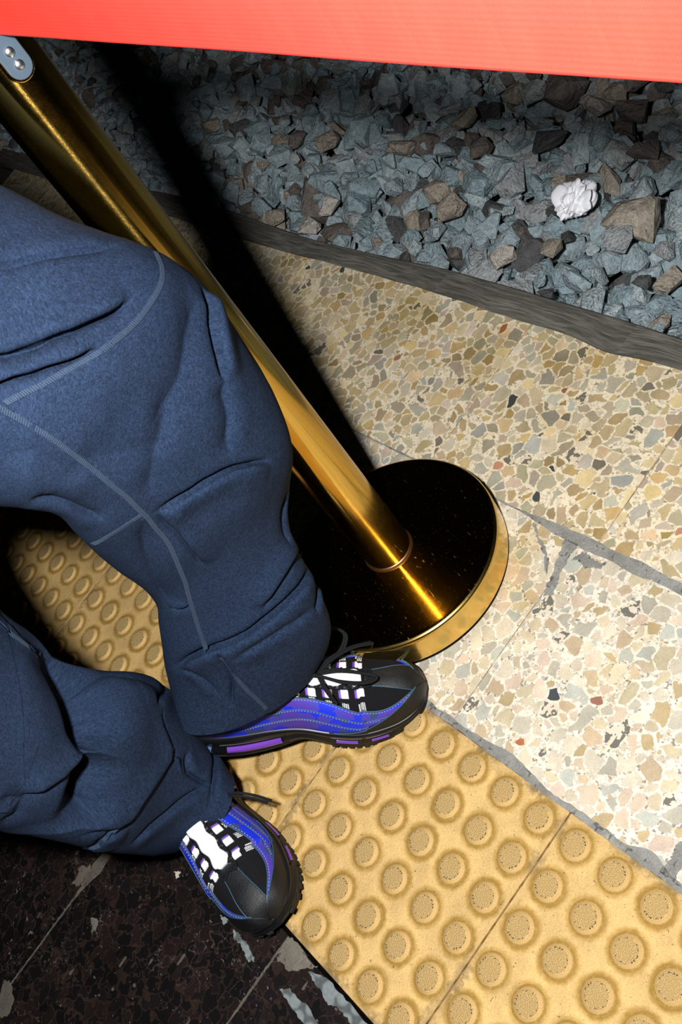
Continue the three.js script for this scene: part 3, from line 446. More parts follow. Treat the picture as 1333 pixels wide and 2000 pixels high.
// red belt, running level along +x from the plate
{
  const n = 260, P = [], U = [], I = [], x0 = -0.024, x1 = 2.05, half = 0.0006, rows = [];
  for (let i = 0; i <= n; i++) {
    const x = lerp(x0, x1, i / n), sag = -0.010 * Math.sin(Math.PI * (i / n)), bow = 0.0016 * Math.sin(x * 9) + 0.001 * Math.sin(x * 23 + 1), z = -0.2045 + 0.0;
    const ring = []; for (const [dy, dz] of [[0, -half], [0.002, -half * 1.6], [0.025, -half], [0.050, -half * 1.6], [0.052, -half], [0.052, half], [0.050, half * 1.6], [0.025, half], [0.002, half * 1.6], [0, half]]) ring.push([x, 0.7995 + dy + sag * 0.0, z + dz + bow * (dy / 0.052 - 0.2)]);
    rows.push(ring);
  }
  const m = 10;
  rows.forEach((rg, i) => { for (let k = 0; k <= m; k++) { const p = rg[k % m]; P.push(...p); U.push(p[0] / 0.05, (k < 5 ? k : m - k) / 5); if (i && k) { const q = i * (m + 1) + k; I.push(q - m - 2, q - 1, q - m - 1, q - 1, q, q - m - 1); } } });
  const g = new THREE.BufferGeometry(); g.setAttribute('position', new THREE.Float32BufferAttribute(P, 3)); g.setAttribute('uv', new THREE.Float32BufferAttribute(U, 2)); g.setIndex(I); g.computeVertexNormals();
  const weave = texture(256, 256, (u, v, o) => { o[0] = o[1] = o[2] = 255 * (0.5 + 0.25 * Math.sin(u * 6.2832 * 40) + 0.25 * Math.sin(v * 6.2832 * 40)); }, false);
  const redMap = texture(512, 512, (u, v, o) => { const f = noise(u * 250, v * 250, 250, 3) - 0.5, t = fbm(u * 8, v * 6, 6, 7, 3) - 0.5, k = 1 + 0.10 * f + 0.10 * t; o[0] = 238 * k; o[1] = 53 * k; o[2] = 40 * k; });
  const belt = part(numbered('barrier_belt'), g, mat({ map: redMap, roughness: 0.6, bumpMap: weave, bumpScale: 0.0001 }), scene);
  belt.userData = { label: 'red woven barrier belt stretched across the top, from the brass post', category: 'belt' };
}

// ---------------------------------------------------------------- person: trousers and sneakers
const person = thing('person', 'person in baggy navy trousers and black sneakers, one heel raised', 'person', V(0, 0, 0));
const clothMap = texture(512, 512, (u, v, o) => { const f = noise(u * 128, v * 128, 128, 3), q = noise(u * 64, v * 64, 64, 4), t = noise(u * 256, v * 256, 256, 6), k = 0.60 + 0.32 * f + 0.22 * q + 0.16 * t; o[0] = 196 * k; o[1] = 200 * k; o[2] = 206 * k; if (q * f > 0.86) { o[0] = 250; o[1] = 250; o[2] = 250; } });
const clothBump = texture(512, 512, (u, v, o) => { o[0] = o[1] = o[2] = 255 * (0.5 * noise(u * 256, v * 256, 256, 3) + 0.5 * noise(u * 512, v * 512, 512, 4)); }, false);
const navy = mat({ map: clothMap, color: lin(0.0275, 0.0485, 0.096), roughness: 0.95, specularIntensity: 0.25, bumpMap: clothBump, bumpScale: 0.0003, side: THREE.DoubleSide });
const navySeam = mat({ map: clothMap, color: lin(0.036, 0.060, 0.112), roughness: 0.95, specularIntensity: 0.3, bumpMap: clothBump, bumpScale: 0.0004 });
const threadMat = mat({ color: lin(0.025, 0.044, 0.076), roughness: 0.9 });

// turns the faces of a sheet so that vertex k looks along n
function outward(g, n, k) { const N = g.attributes.normal; if (N.getX(k) * n.x + N.getY(k) * n.y + N.getZ(k) * n.z < 0) { const a = g.index.array; for (let i = 0; i < a.length; i += 3) { const t = a[i]; a[i] = a[i + 1]; a[i + 1] = t; } g.computeVertexNormals(); } return g; }
function catmull(S, t) {
  const m = S.length, x = clamp(t, 0, 1) * (m - 1), i = Math.min(Math.floor(x), m - 2), u = x - i, a = S[Math.max(i - 1, 0)], b = S[i], c = S[i + 1], d = S[Math.min(i + 2, m - 1)], o = new Array(9);
  for (let k = 0; k < 9; k++) o[k] = 0.5 * (2 * b[k] + (c[k] - a[k]) * u + (2 * a[k] - 5 * b[k] + 4 * c[k] - d[k]) * u * u + (3 * b[k] - a[k] - 3 * c[k] + d[k]) * u * u * u);
  return o;
}
function trouserLeg(S, folds, ns, seed) {
  const nf = 300, nb = 70, nt = nf + nb, base = new Float32Array((ns + 1) * (nt + 1) * 3), at = (i, j) => (i * (nt + 1) + j) * 3;
  const uv = new Float32Array((ns + 1) * (nt + 1) * 2);
  let len = 0, last = null;
  for (let i = 0; i <= ns; i++) {
    const o = catmull(S, i / ns), c = [0, 1, 2].map((k) => (o[k] + o[3 + k]) / 2), a = [0, 1, 2].map((k) => (o[k] - o[3 + k]) / 2), b = [0, 1, 2].map((k) => o[6 + k] - c[k]);
    if (last) len += Math.hypot(c[0] - last[0], c[1] - last[1], c[2] - last[2]); last = c;
    const ra = Math.hypot(...a), rb = Math.hypot(...b), per = Math.PI * (ra + rb) / 2;
    for (let j = 0; j <= nt; j++) {
      const th = j <= nf ? -0.12 + (Math.PI + 0.24) * j / nf : Math.PI + 0.12 + (Math.PI - 0.24) * (j - nf) / nb, cs = Math.cos(th), sn = Math.sin(th), kb = sn < 0 ? 0.72 : 1, q = at(i, j);
      const fl = Math.sign(sn) * Math.pow(Math.abs(sn), 0.9);
      for (let k = 0; k < 3; k++) base[q + k] = c[k] + a[k] * cs + b[k] * fl * kb;
      uv[q / 3 * 2] = th / Math.PI * per / 0.10; uv[q / 3 * 2 + 1] = len / 0.10;
    }
  }
  const out = base.slice(), n = [0, 0, 0];
  for (const f of folds) { const b = { lo: [9, 9, 9], hi: [-9, -9, -9] }; f.p.forEach((p) => p.forEach((x, k) => { b.lo[k] = Math.min(b.lo[k], x); b.hi[k] = Math.max(b.hi[k], x); })); f.reach = Math.max(f.w * 4, f.rw * 4); f.b = b; let L = 0; f.s = [0]; for (let i = 1; i < f.p.length; i++) { L += Math.hypot(f.p[i][0] - f.p[i - 1][0], f.p[i][1] - f.p[i - 1][1], f.p[i][2] - f.p[i - 1][2]); f.s.push(L); } f.L = L; }
  for (let i = 0; i <= ns; i++) for (let j = 0; j <= nt; j++) {
    const q = at(i, j), x = base[q], y = base[q + 1], z = base[q + 2], i0 = at(Math.max(i - 1, 0), j), i1 = at(Math.min(i + 1, ns), j), j0 = at(i, j ? j - 1 : nt - 1), j1 = at(i, j < nt ? j + 1 : 1);
    const ux = base[i1] - base[i0], uy = base[i1 + 1] - base[i0 + 1], uz = base[i1 + 2] - base[i0 + 2], vx = base[j1] - base[j0], vy = base[j1 + 1] - base[j0 + 1], vz = base[j1 + 2] - base[j0 + 2];
    n[0] = uy * vz - uz * vy; n[1] = uz * vx - ux * vz; n[2] = ux * vy - uy * vx; const l = Math.hypot(...n) || 1; n[0] /= l; n[1] /= l; n[2] /= l;
    const cs = catmull(S, i / ns), cx = (cs[0] + cs[3]) / 2, cy = (cs[1] + cs[4]) / 2, cz = (cs[2] + cs[5]) / 2;
    if ((x - cx) * n[0] + (y - cy) * n[1] + (z - cz) * n[2] < 0) { n[0] = -n[0]; n[1] = -n[1]; n[2] = -n[2]; }
    let sx = 0, sy = 0, sz = 0, h = 0.0022 * (fbm(x * 14 + 30, y * 10 + z * 12 + 30, 4096, seed, 3) - 0.5) + 0.0007 * (fbm(x * 60 + 30, y * 50 + z * 55 + 30, 4096, seed + 4, 2) - 0.5);
    for (const f of folds) {
      const R = f.reach, b = f.b;
      if (x < b.lo[0] - R || x > b.hi[0] + R || y < b.lo[1] - R || y > b.hi[1] + R || z < b.lo[2] - R || z > b.hi[2] + R) continue;
      let best = 1e9, bd = 0, bt = 0, fx = 0, fy = 0, fz = 0;
      for (let k = 1; k < f.p.length; k++) {
        const a = f.p[k - 1], c = f.p[k], dx = c[0] - a[0], dy = c[1] - a[1], dz = c[2] - a[2], L2 = dx * dx + dy * dy + dz * dz || 1e-9, t = clamp(((x - a[0]) * dx + (y - a[1]) * dy + (z - a[2]) * dz) / L2, 0, 1);
        const ex = x - a[0] - dx * t, ey = y - a[1] - dy * t, ez = z - a[2] - dz * t, d2 = ex * ex + ey * ey + ez * ez;
        if (d2 < best) { best = d2; fx = ex; fy = ey; fz = ez; bt = (f.s[k - 1] + t * Math.sqrt(L2)) / f.L; bd = (dy * n[2] - dz * n[1]) * ex + (dz * n[0] - dx * n[2]) * ey + (dx * n[1] - dy * n[0]) * ez; }
      }
      const d = Math.sqrt(best), s = Math.sign(bd) * f.side, sd = s * d, fade = Math.pow(sstep(bt, -0.02, 0.22) * (1 - sstep(bt, 0.78, 1.02)), 0.7);
      if (d > R) continue;
      h += fade * (-f.d * Math.exp(-Math.pow(d / f.w, 1.15)) + f.rh * Math.exp(-Math.pow((sd - f.rw) / f.rw, 2)));
      if (sd > 0 && d > 1e-5 && f.rw < 0.0145) { const k = -fade * f.rw * 0.72 * Math.exp(-Math.pow((sd - f.rw) / f.rw, 2)) * Math.min(1, f.rh / 0.006) * Math.min(1, sd / (0.5 * f.rw)) / d; sx += fx * k; sy += fy * k; sz += fz * k; }   // the lip leans over the crease
    }
    out[q] = x + n[0] * h + sx; out[q + 1] = y + n[1] * h + sy; out[q + 2] = z + n[2] * h + sz;
  }
  const I = [];
  for (let i = 0; i < ns; i++) for (let j = 0; j < nt; j++) { const a = i * (nt + 1) + j, b = a + 1, c = a + nt + 1, d = c + 1; I.push(a, c, b, b, c, d); }
  const g = new THREE.BufferGeometry(); g.setAttribute('position', new THREE.BufferAttribute(out, 3)); g.setAttribute('uv', new THREE.BufferAttribute(uv, 2)); g.setIndex(I); g.computeVertexNormals();
  // the two edges of the wrap share one normal
  const N = g.attributes.normal; for (let i = 0; i <= ns; i++) { const a = i * (nt + 1), b = a + nt, v = V(N.getX(a) + N.getX(b), N.getY(a) + N.getY(b), N.getZ(a) + N.getZ(b)).normalize(); N.setXYZ(a, v.x, v.y, v.z); N.setXYZ(b, v.x, v.y, v.z); }
  return { g, out, S };
}
{
  const left = trouserLeg(LEG_LEFT, FOLDS_LEFT, 460, 201), right = trouserLeg(LEG_RIGHT, FOLDS_RIGHT, 380, 231);
  const pelvis = new THREE.SphereGeometry(1, 48, 32); pelvis.scale(0.14, 0.13, 0.215); pelvis.translate(-0.085, 1.03, 0.135);
  const trousers = part('trousers', mergeGeometries([left.g, right.g, pelvis]), navy, person); trousers.userData.label = 'baggy navy trousers with overlocked seams';
  // seams: a narrow raised band with a row of stitches, lying on the folded cloth
  const nearest = (leg, p) => { const a = leg.out; let b = 1e9, k = 0; for (let i = 0; i < a.length; i += 3) { const dx = a[i] - p[0], dy = a[i + 1] - p[1], dz = a[i + 2] - p[2], d = dx * dx + dy * dy + dz * dz; if (d < b) { b = d; k = i; } } const N = leg.g.attributes.normal.array, n = V(N[k], N[k + 1], N[k + 2]); if (n.dot(V(0.7, 0.7, 0.11)) < 0) n.negate(); return { p: V(a[k], a[k + 1], a[k + 2]), n }; };
  const seam = (leg, line) => {
    const c = new THREE.CatmullRomCurve3(line.map((p) => V(...p))), L = c.getLength(), n = Math.round(L / 0.006), pts = [], nor = [];
    for (let i = 0; i <= n; i++) { const s = nearest(leg, c.getPointAt(i / n).toArray()); pts.push(s.p); nor.push(s.n); }
    const sm = pts.map((p, i) => { const a = V(0, 0, 0); let w = 0; for (let k = -2; k <= 2; k++) { const q = pts[clamp(i + k, 0, n)]; a.add(q); w++; } return a.divideScalar(w); });
    const P = [], U = [], I = [], st = [];
    for (let i = 0; i <= n; i++) {
      const t = sm[Math.min(i + 1, n)].clone().sub(sm[Math.max(i - 1, 0)]).normalize(), N = nor[i], B = V(0, 0, 0).crossVectors(t, N).normalize();
      for (const [x, y] of [[-0.0034, -0.0012], [-0.0026, 0.0006], [0, 0.0010], [0.0026, 0.0006], [0.0034, -0.0012]]) { const q = sm[i].clone().addScaledVector(B, x).addScaledVector(N, y); P.push(q.x, q.y, q.z); U.push(x / 0.1, i * 0.06); }
      if (i) for (let k = 1; k < 5; k++) { const a = i * 5 + k; I.push(a - 6, a - 5, a - 1, a - 1, a - 5, a); }
      for (let h = 0; h < 3 && i < n; h++) {
        const o = sm[i].clone().lerp(sm[i + 1], h / 3).addScaledVector(N, 0.0009), b = new THREE.BoxGeometry(0.0046, 0.0005, 0.0010); b.applyMatrix4(new THREE.Matrix4().makeBasis(B.clone().addScaledVector(t, 0.35).normalize(), N, t.clone().negate()).setPosition(o)); st.push(b);
      }
    }
    const g = new THREE.BufferGeometry(); g.setAttribute('position', new THREE.Float32BufferAttribute(P, 3)); g.setAttribute('uv', new THREE.Float32BufferAttribute(U, 2)); g.setIndex(I); g.computeVertexNormals(); outward(g, nor[n >> 1], (n >> 1) * 5 + 2);
    part('seam', g, navySeam, trousers); part('stitching', mergeGeometries(st), threadMat, trousers).userData.kind = 'stuff';
  };
  SEAMS_LEFT.forEach((s) => seam(left, s)); SEAMS_RIGHT.forEach((s) => seam(right, s));
}

// sneakers. Local axes: x heel to toe, y up, z to the wearer's right; the heel's back lies at x = 0, the tread at y = 0
const SL = 0.306;
const shoeBlack = mat({ color: lin(0.0055, 0.006, 0.007), roughness: 0.44, specularIntensity: 1.0, bumpMap: grainBump, bumpScale: 0.0003 });
const soleBlack = mat({ color: lin(0.006, 0.0065, 0.0075), roughness: 0.36, specularIntensity: 0.8 });
const treadBlack = mat({ color: lin(0.006, 0.006, 0.006), roughness: 0.75 });
const meshMap = texture(256, 256, (u, v, o) => { const a = Math.sin(u * 6.2832 * 32), b = Math.sin(v * 6.2832 * 32 + (Math.floor(u * 32) % 2) * 3.14), k = a * b > 0.55 ? 1 : 0; o[0] = o[1] = o[2] = k ? 96 : 16; });
const knit = mat({ map: meshMap, color: lin(0.50, 0.48, 0.56), roughness: 0.95, specularIntensity: 0.3 });
const camoMap = texture(512, 512, (u, v, o) => { const q = (x) => Math.floor(x * 44) / 44, a = fbm(q(u) * 7, q(v) * 7, 7, 301, 2), b = fbm(q(u) * 6 + 3, q(v) * 6 + 3, 6, 302, 2), f = 0.94 + 0.12 * noise(u * 250, v * 250, 250, 2); let c = [84, 76, 190]; if (a > 0.56) c = [26, 58, 232]; else if (b > 0.60) c = [66, 84, 122]; else if (b < 0.36) c = [98, 70, 180]; o[0] = c[0] * f; o[1] = c[1] * f; o[2] = c[2] * f; });
const camo = mat({ map: camoMap, color: lin(0.62, 0.62, 0.80), roughness: 0.55 });
const teal = mat({ color: lin(0.03, 0.085, 0.14), roughness: 0.5 });
const reflective = mat({ color: lin(0.88, 0.88, 0.94), roughness: 0.45 });
const purple = mat({ color: lin(0.16, 0.06, 0.42), roughness: 0.6 });
const dotMap = texture(128, 128, (u, v, o) => { const x = u * 8, y = v * 8, r = Math.hypot(x - Math.floor(x) - 0.5, (y + (Math.floor(x) % 2) * 0.5) - Math.floor(y + (Math.floor(x) % 2) * 0.5) - 0.5); o[0] = o[1] = o[2] = r < 0.36 ? 245 : 26; });
const dotted = mat({ map: dotMap, roughness: 0.6 });
const airWindow = mat({ color: lin(0.17, 0.05, 0.42), roughness: 0.16, clearcoat: 1, clearcoatRoughness: 0.1 });
const paleBlue = mat({ color: lin(0.05, 0.11, 0.22), roughness: 0.2, clearcoat: 0.8, clearcoatRoughness: 0.15 });
const cord = mat({ color: lin(0.010, 0.011, 0.013), roughness: 0.85, specularIntensity: 0.4, bumpMap: texture(64, 64, (u, v, o) => { o[0] = o[1] = o[2] = 255 * (0.5 + 0.25 * Math.sin(6.2832 * (u * 1 + v * 2)) + 0.25 * Math.sin(6.2832 * (u - 2 * v))); }, false), bumpScale: 0.0006 });
cord.bumpMap.repeat.set(30, 2);
const stitchMat = mat({ color: lin(0.22, 0.30, 0.48), roughness: 0.8 });

const widthInner = curve([[0, 0.001], [0.012, 0.014], [0.04, 0.025], [0.10, 0.034], [0.22, 0.037], [0.38, 0.035], [0.48, 0.036], [0.60, 0.044], [0.72, 0.0495], [0.82, 0.0470], [0.90, 0.0410], [0.955, 0.0310], [0.985, 0.0190], [1, 0.001]]);
const widthOuter = curve([[0, 0.001], [0.012, 0.014], [0.04, 0.025], [0.10, 0.035], [0.22, 0.040], [0.38, 0.043], [0.52, 0.048], [0.64, 0.0525], [0.74, 0.0540], [0.84, 0.0490], [0.91, 0.0415], [0.957, 0.0310], [0.985, 0.0190], [1, 0.001]]);
const soleTop = curve([[0, 0.060], [0.06, 0.056], [0.2, 0.050], [0.36, 0.046], [0.50, 0.042], [0.62, 0.034], [0.75, 0.031], [0.88, 0.034], [1, 0.042]]);
const soleBottom = curve([[0, 0.014], [0.05, 0.006], [0.13, 0.0], [0.32, 0.0], [0.40, 0.006], [0.48, 0.016], [0.55, 0.010], [0.62, 0.001], [0.78, 0.0], [0.88, 0.006], [1, 0.022]]);
const crest = curve([[0, 0.085], [0.1, 0.102], [0.3, 0.112], [0.45, 0.108], [0.55, 0.098], [0.65, 0.086], [0.75, 0.077], [0.84, 0.072], [0.90, 0.069], [0.95, 0.063], [0.98, 0.054], [1, 0.044]]);

function sneaker(name, label, innerRight, bow) {
  const shoe = group(name, person); shoe.userData.label = label;
  const wr = innerRight ? widthInner : widthOuter, wl = innerRight ? widthOuter : widthInner;
  // point of the upper: t heel to toe, f angle from the right edge (0) over the top (90) to the left edge (180)
  const up = (t, f, out = V(0, 0, 0)) => {
    const a = wr(t) - 0.0035, b = wl(t) - 0.0035, zc = (a - b) * 0.3, c = Math.cos(f * Math.PI / 180), s = Math.sin(f * Math.PI / 180), e = 2 / 2.35;
    const cc = Math.sign(c) * Math.pow(Math.abs(c), e), ss = Math.pow(Math.abs(s), e), narrow = 1 - 0.10 * ss * sstep(t, 0.75, 0.45), y0 = soleTop(t) - 0.004;
    return out.set(t * SL, y0 + (crest(t) - y0) * ss, zc + (c > 0 ? Math.max(a - zc, 0.0005) : Math.max(b + zc, 0.0005)) * cc * narrow);
  };
  const normal = (t, f) => { const e = 0.004, a = up(Math.min(t + e, 0.9995), f).sub(up(t - e, f)), b = up(t, Math.min(f + 0.6, 180)).sub(up(t, Math.max(f - 0.6, 0))); const n = a.cross(b).normalize(); const m = up(t, f).sub(V(t * SL, 0.03, 0)); if (n.dot(m) < 0) n.negate(); return n; };
  const on = (t, f, h) => up(t, f).addScaledVector(normal(t, f), h);
  // a sheet of the upper between two angle curves, raised by h with turned-down edges
  const sheet = (nm, t0, t1, lo, hi, h, m, nt = 60, nf = 14, us = 18) => {
    const P = [], U = [], I = [], cols = nf + 3;
    for (let i = 0; i <= nt + 2; i++) {
      const edgeT = i === 0 || i === nt + 2, s = clamp((i - 1) / nt, 0, 1), t = t0 + (t1 - t0) * s, a = lo(t), b = Math.max(hi(t), a + 0.01);
      for (let j = 0; j < cols; j++) { const edge = edgeT || j === 0 || j === cols - 1, f = lerp(a, b, clamp((j - 1) / nf, 0, 1)), p = on(t, f, edge ? -0.0012 : h); P.push(p.x, p.y, p.z); U.push(t * SL * us, f / 57 * 0.05 * us); if (i && j) { const k = i * cols + j; I.push(k - cols - 1, k - cols, k - 1, k - 1, k - cols, k); } }
    }
    const g = new THREE.BufferGeometry(); g.setAttribute('position', new THREE.Float32BufferAttribute(P, 3)); g.setAttribute('uv', new THREE.Float32BufferAttribute(U, 2)); g.setIndex(I); g.computeVertexNormals(); { const i = (nt >> 1) + 1, j = cols >> 1, t = t0 + (t1 - t0) * (i - 1) / nt; outward(g, normal(t, (lo(t) + Math.max(hi(t), lo(t) + 0.01)) / 2), i * cols + j); }
    return part(nm, g, m, shoe);
  };
  const rail = (nm, t0, t1, f, h, r, m, n = 60) => { const p = []; for (let i = 0; i <= n; i++) { const t = lerp(t0, t1, i / n); p.push(on(t, f(t), h)); } return part(nm, tube(p, r, n * 2, 6), m, shoe); };
  const stitches = (t0, t1, f, h) => { const b = []; const n = Math.round((t1 - t0) * SL / 0.0034); for (let i = 0; i < n; i++) { const t = lerp(t0, t1, (i + 0.5) / n), p = on(t, f(t), h), q = on(t + 0.003, f(t + 0.003), h).sub(p).normalize(), N = normal(t, f(t)); b.push(new THREE.BoxGeometry(0.0019, 0.0006, 0.0007).applyMatrix4(new THREE.Matrix4().makeBasis(q, N, V(0, 0, 0).crossVectors(q, N)).setPosition(p))); } part('stitching', mergeGeometries(b), stitchMat, shoe).userData.kind = 'stuff'; };
  const mirror = (f) => (t) => 180 - f(t);

  // inner body of knit mesh
  sheet('knit_upper', 0.004, 0.996, () => 0, () => 180, 0, knit, 120, 70, 15);
  // sole: loft round the outline
  const ring = [], N = 90; for (let i = 0; i <= N; i++) ring.push([0.5 - 0.5 * Math.cos(Math.PI * i / N), 1]); for (let i = N - 1; i > 0; i--) ring.push([0.5 - 0.5 * Math.cos(Math.PI * i / N), -1]);
  const plan = (k) => { const [t, s] = ring[(k + ring.length) % ring.length]; return [t * SL, s > 0 ? wr(t) : -wl(t), t]; };
  const loft = (nm, rowsAt, m) => {
    const P = [], U = [], I = [], nr = rowsAt(0.5).length, K = ring.length;
    for (let k = 0; k <= K; k++) { const [x, z, t] = plan(k), a = plan(k - 1), b = plan(k + 1); let nx = b[1] - a[1], nz = -(b[0] - a[0]); const l = Math.hypot(nx, nz) || 1; nx /= -l; nz /= -l; rowsAt(t).forEach(([o, y], q) => { P.push(x + nx * o, y, z + nz * o); U.push(k * 0.04, q * 0.2); if (k && q) { const c = k * nr + q; I.push(c - nr - 1, c - 1, c - nr, c - nr, c - 1, c); } }); }
    const g = new THREE.BufferGeometry(); g.setAttribute('position', new THREE.Float32BufferAttribute(P, 3)); g.setAttribute('uv', new THREE.Float32BufferAttribute(U, 2)); g.setIndex(I); g.computeVertexNormals(); outward(g, V(0, 0, 1), (N >> 1) * nr + (nr >> 1)); return part(nm, g, m, shoe);
  };
  loft('midsole', (t) => { const b = soleBottom(t) + 0.004, u = soleTop(t), h = u - b; return [[-0.012, b], [-0.001, b], [0.0015, b + h * 0.12], [0.0022, b + h * 0.28], [-0.0006, b + h * 0.45], [-0.0012, b + h * 0.58], [0.0012, b + h * 0.78], [0.0010, b + h * 0.92], [-0.0015, u], [-0.005, u + 0.0005]]; }, soleBlack);
  loft('outsole', (t) => { const b = soleBottom(t); return [[-0.03, b], [-0.004, b], [0.0004, b + 0.0008], [0.001, b + 0.004], [-0.002, b + 0.005]]; }, treadBlack);
  const lugs = []; for (let i = 0; i < 26; i++) { const t = 0.60 + 0.385 * (i % 13) / 12, s = i < 13 ? 1 : -1, w = s > 0 ? wr : wl, dt = (w(Math.min(t + 0.01, 1)) - w(t - 0.01)) / (0.02 * SL); lugs.push(new RoundedBoxGeometry(0.0072, 0.0062, 0.006, 1, 0.0012).rotateY(s * -Math.atan(-dt) * -1).translate(t * SL, soleBottom(t) + 0.0015, s * (w(t) - 0.0012))); }
  const tread = part('tread_lugs', mergeGeometries(lugs.map((g) => g.index ? g.toNonIndexed() : g)), treadBlack, shoe);
  // air windows along both sides, framed in the sole
  const sideLine = (s, t0, t1, k, o, n = 16) => { const p = []; for (let i = 0; i <= n; i++) { const t = lerp(t0, t1, i / n), b = soleBottom(t) + 0.004, u = soleTop(t), w = s > 0 ? wr(t) : wl(t); p.push(V(t * SL, lerp(b, u, k(t)), s * (w + o))); } return p; };
  for (const s of [1, -1]) {
    for (const [t0, t1, r] of [[0.17, 0.40, 0.0056], [0.615, 0.70, 0.0034], [0.755, 0.825, 0.0028]]) {
      part('air_window', tube(sideLine(s, t0, t1, () => 0.36, -0.0012), r, 30, 12), airWindow, shoe).userData.label = 'purple air window in the sole';
      part('window_lip', tube(sideLine(s, t0 - 0.02, t1 + 0.02, () => 0.62, -0.0004), 0.0020, 30, 8), soleBlack, shoe);
      part('window_lip', tube(sideLine(s, t0 - 0.02, t1 + 0.02, () => 0.12, 0.0004), 0.0020, 30, 8), soleBlack, shoe);
    }
  }
  { const p = []; for (let i = -8; i <= 8; i++) { const t = 0.0 + 0.11 * Math.pow(Math.abs(i) / 8, 1.6), b = soleBottom(t) + 0.004, u = soleTop(t), w = i > 0 ? wr(t) : wl(t); p.push(V(t * SL - 0.0006, lerp(b, u, 0.40), Math.sign(i) * w)); } part('heel_window', tube(p, 0.0052, 50, 10), paleBlue, shoe); }

  // panels, both sides
  const b0 = curve([[0.05, 3], [0.62, 3], [0.70, 6], [0.78, 13], [0.85, 24], [0.90, 36], [0.94, 50], [0.965, 66], [1, 90]]);
  const b1 = curve([[0.05, 8], [0.25, 12], [0.45, 19], [0.56, 24], [0.66, 18], [0.74, 13], [0.80, 16.5]]);
  const b2 = curve([[0.05, 18], [0.25, 24], [0.45, 35], [0.56, 41], [0.66, 34], [0.76, 24], [0.83, 23], [0.86, 27]]);
  const b3 = curve([[0.05, 30], [0.25, 40], [0.45, 54], [0.56, 60], [0.64, 56], [0.74, 43], [0.82, 37], [0.88, 41], [0.92, 49], [0.95, 58], [0.97, 70]]);
  const strip = curve([[0.60, 81], [0.76, 80], [0.83, 77], [0.88, 72], [0.92, 66], [0.95, 59], [0.975, 48], [1, 30]]);
  for (const mi of [(f) => f, mirror]) {
    const two = (lo, hi) => mi === mirror ? [mirror(hi), mirror(lo)] : [lo, hi];
    const add = (nm, t0, t1, lo, hi, h, m, ...r) => { const [a, b] = two(lo, hi); return sheet(nm, t0, t1, a, b, h, m, ...r); };
    add('mudguard', 0.60, 0.996, () => 0, b0, 0.0022, shoeBlack, 80, 16);
    add('side_panel', 0.06, 0.76, (t) => Math.min(b0(t) - 2, b1(t)), b1, 0.0010, camo, 80, 8, 9);
    add('side_panel', 0.06, 0.84, (t) => Math.max(b1(t) - 1, b0(t) - 3), b2, 0.0014, camo, 80, 8, 9);
    add('side_panel', 0.06, 0.962, (t) => Math.max(b2(t) - 1, b0(t) - 3), b3, 0.0018, camo, 90, 10, 9);
    const g = (f) => (mi === mirror ? mirror(f) : f);
    rail('piping', 0.06, 0.76, g(b1), 0.0014, 0.0007, teal); rail('piping', 0.06, 0.84, g(b2), 0.0018, 0.0007, teal); rail('piping', 0.06, 0.962, g(b3), 0.0019, 0.0008, teal);
    rail('piping', 0.62, 0.962, g((t) => b0(t) + 0.4), 0.0022, 0.0007, teal);
    stitches(0.10, 0.94, g((t) => b3(t) - 3), 0.0021); stitches(0.10, 0.81, g((t) => b2(t) - 2.4), 0.0016); stitches(0.10, 0.73, g((t) => b1(t) - 2.2), 0.0013);
    // five webbing loops with a dotted patch below each
    for (let k = 0; k < 6; k++) {
      const t = 0.455 + 0.060 * k, w = 0.0165;
      add('loop_edge', t - w - 0.004, t + w - 0.006, () => 64, () => 76, 0.0016, purple, 6, 6);
      add('lace_loop', t - w + 0.005, t + w, () => 64, () => 76.5, 0.0024, reflective, 6, 6);
      add('dotted_patch', t - w * 0.7, t + w * 0.8, (x) => b3(x) + 1, (x) => Math.max(b3(x) + 3, 61 - 6 * sstep(x, 0.6, 0.76)), 0.0010, dotted, 6, 6, 60);
    }
  }
  sheet('toe_strip', 0.70, 0.996, strip, mirror(strip), 0.0020, shoeBlack, 70, 20);
  rail('piping', 0.77, 0.95, strip, 0.0020, 0.0006, teal); rail('piping', 0.77, 0.95, mirror(strip), 0.0020, 0.0006, teal);
  sheet('tongue', 0.30, 0.775, () => 77, () => 103, 0.0026, shoeBlack, 40, 10);
  // reflective tab along the tongue, waisted outline
  const tabW = curve([[0.55, 8], [0.585, 11], [0.62, 7.5], [0.66, 10], [0.70, 7], [0.74, 10], [0.765, 5]]);
  sheet('tongue_tab', 0.55, 0.765, (t) => 90 - tabW(t), (t) => 90 + tabW(t), 0.0058, reflective, 40, 8).userData.label = 'white reflective tab';
  // laces: crossings, passing under the tab
  for (let k = 0; k < 6; k++) {
    const t = 0.455 + 0.060 * k;
    for (const s of [1, -1]) for (const o of [-0.0055, 0.0055]) {
      const A = s > 0 ? 77 : 103, p = [on(t + o / SL, A, 0.002), on(t + o / SL + 0.012, 90 - s * 9, 0.0036), on(t + o / SL + 0.020, 90 + s * 2, 0.0038), on(t + o / SL + 0.030, 90 + s * 9, 0.0036), on(Math.min(t + o / SL + 0.040, 0.78), 90 + s * 13, 0.0026)];
      part('lace', tube(p, 0.0017, 24, 7), cord, shoe);
    }
  }
  if (bow) bow(shoe, on);
  // ankle in a black sock, hidden in the trouser leg
  part('sock', new THREE.CylinderGeometry(0.030, 0.036, 0.07, 32).scale(1.15, 1, 0.85).translate(0.085, 0.12, 0), mat({ color: lin(0.02, 0.02, 0.02), roughness: 0.95 }), shoe);
  return shoe;
}
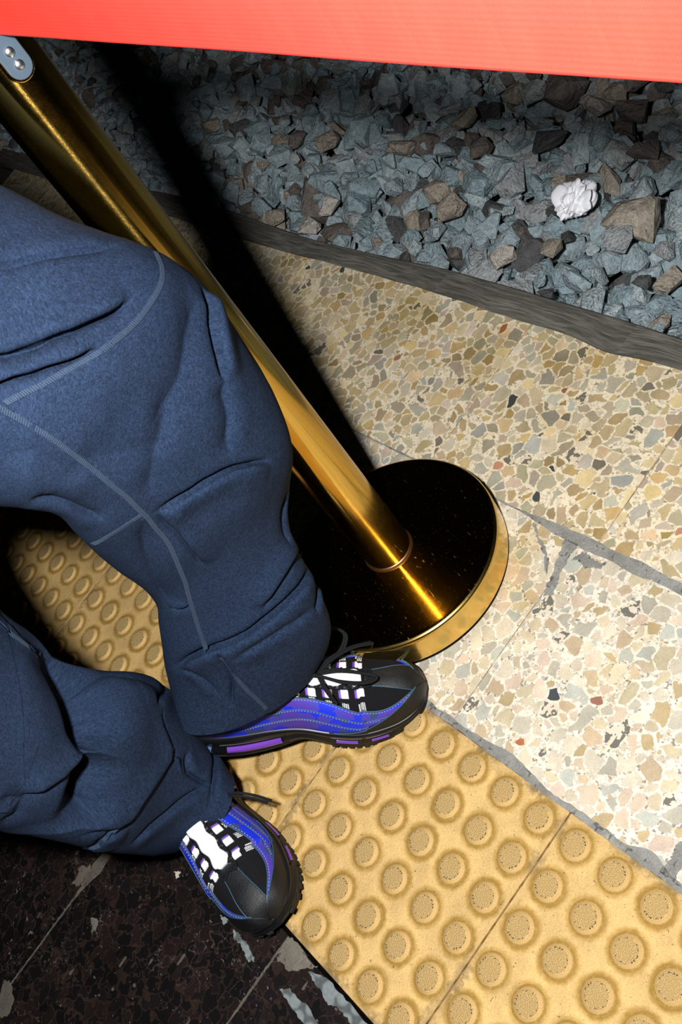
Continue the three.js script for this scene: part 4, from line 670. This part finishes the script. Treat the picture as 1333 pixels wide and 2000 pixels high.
function stand(shoe, heel, dir, pitch, roll = 0) {   // heel point on the ground plan, direction of the toe, pitch lifts the heel
  const d = V(dir[0], 0, dir[1]).normalize(), yaw = Math.atan2(-d.z, d.x);
  shoe.rotation.order = 'YZX'; shoe.rotation.set(roll, yaw, -pitch); shoe.position.set(...heel);
}
const loopy = (pts, r = 0.0017) => (shoe) => part('lace', tube(pts.map((p) => V(...p)), r, 90, 7), cord, shoe);
const leftShoe = sneaker('sneaker', 'sneaker with raised heel, toe against the brass base', true, (shoe, on) => {
  // bow: two loops thrown over the lacing, and loose ends
  const K = on(0.60, 92, 0.007), k = [K.x, K.y, K.z], at = (x, y, z) => [k[0] + x, k[1] + y, k[2] + z];
  for (const pts of [
    [at(0, 0, 0), at(-0.010, 0.010, -0.012), at(-0.002, 0.020, -0.034), at(0.022, 0.016, -0.050), at(0.036, 0.006, -0.044), at(0.030, -0.002, -0.030), at(0.012, 0.004, -0.010), at(0, 0.001, 0)],
    [at(0, 0, 0), at(-0.012, 0.012, 0.004), at(0.004, 0.018, 0.012), at(0.030, 0.006, 0.018), at(0.058, -0.008, 0.016), at(0.066, -0.012, 0.008), at(0.050, -0.006, 0.004), at(0.022, 0.008, 0.002), at(0, 0.002, 0)],
    [at(0, 0.002, 0), at(0.004, 0.010, 0.012), at(0.010, 0.004, 0.026), at(0.016, -0.012, 0.034)],
    [at(0, 0.002, 0), at(0.012, 0.008, -0.010), at(0.040, -0.004, -0.030), at(0.066, -0.020, -0.042)]]) { loopy(pts)(shoe); loopy(pts.map(([x, y, z], i) => [x + 0.003, y + 0.0012, z + (i % 2 ? 0.003 : 0.0022)]))(shoe); }
});
stand(leftShoe, [-0.138, 0.0735, 0.204], [0.668, -0.744], 0.330);
const rightShoe = sneaker('sneaker', 'sneaker flat on the ground, seen from above the toe', false, null);
stand(rightShoe, [-0.199, 0.0, 0.242], [0.985, 0.170], 0);
rightShoe.updateMatrixWorld(true);
for (const ends of [[[-0.0275, 0.088, 0.226], [-0.0061, 0.088, 0.2107], [0.0084, 0.080, 0.2019], [0.023, 0.068, 0.1951]], [[-0.026, 0.087, 0.229], [-0.005, 0.086, 0.2136], [0.0091, 0.077, 0.2054], [0.0187, 0.066, 0.2009]]])
  part('lace', tube(ends.map((p) => rightShoe.worldToLocal(V(...p))), 0.0017, 30, 7), cord, rightShoe);   // loose lace ends sticking out from under the hem

renderer.render(scene, camera);
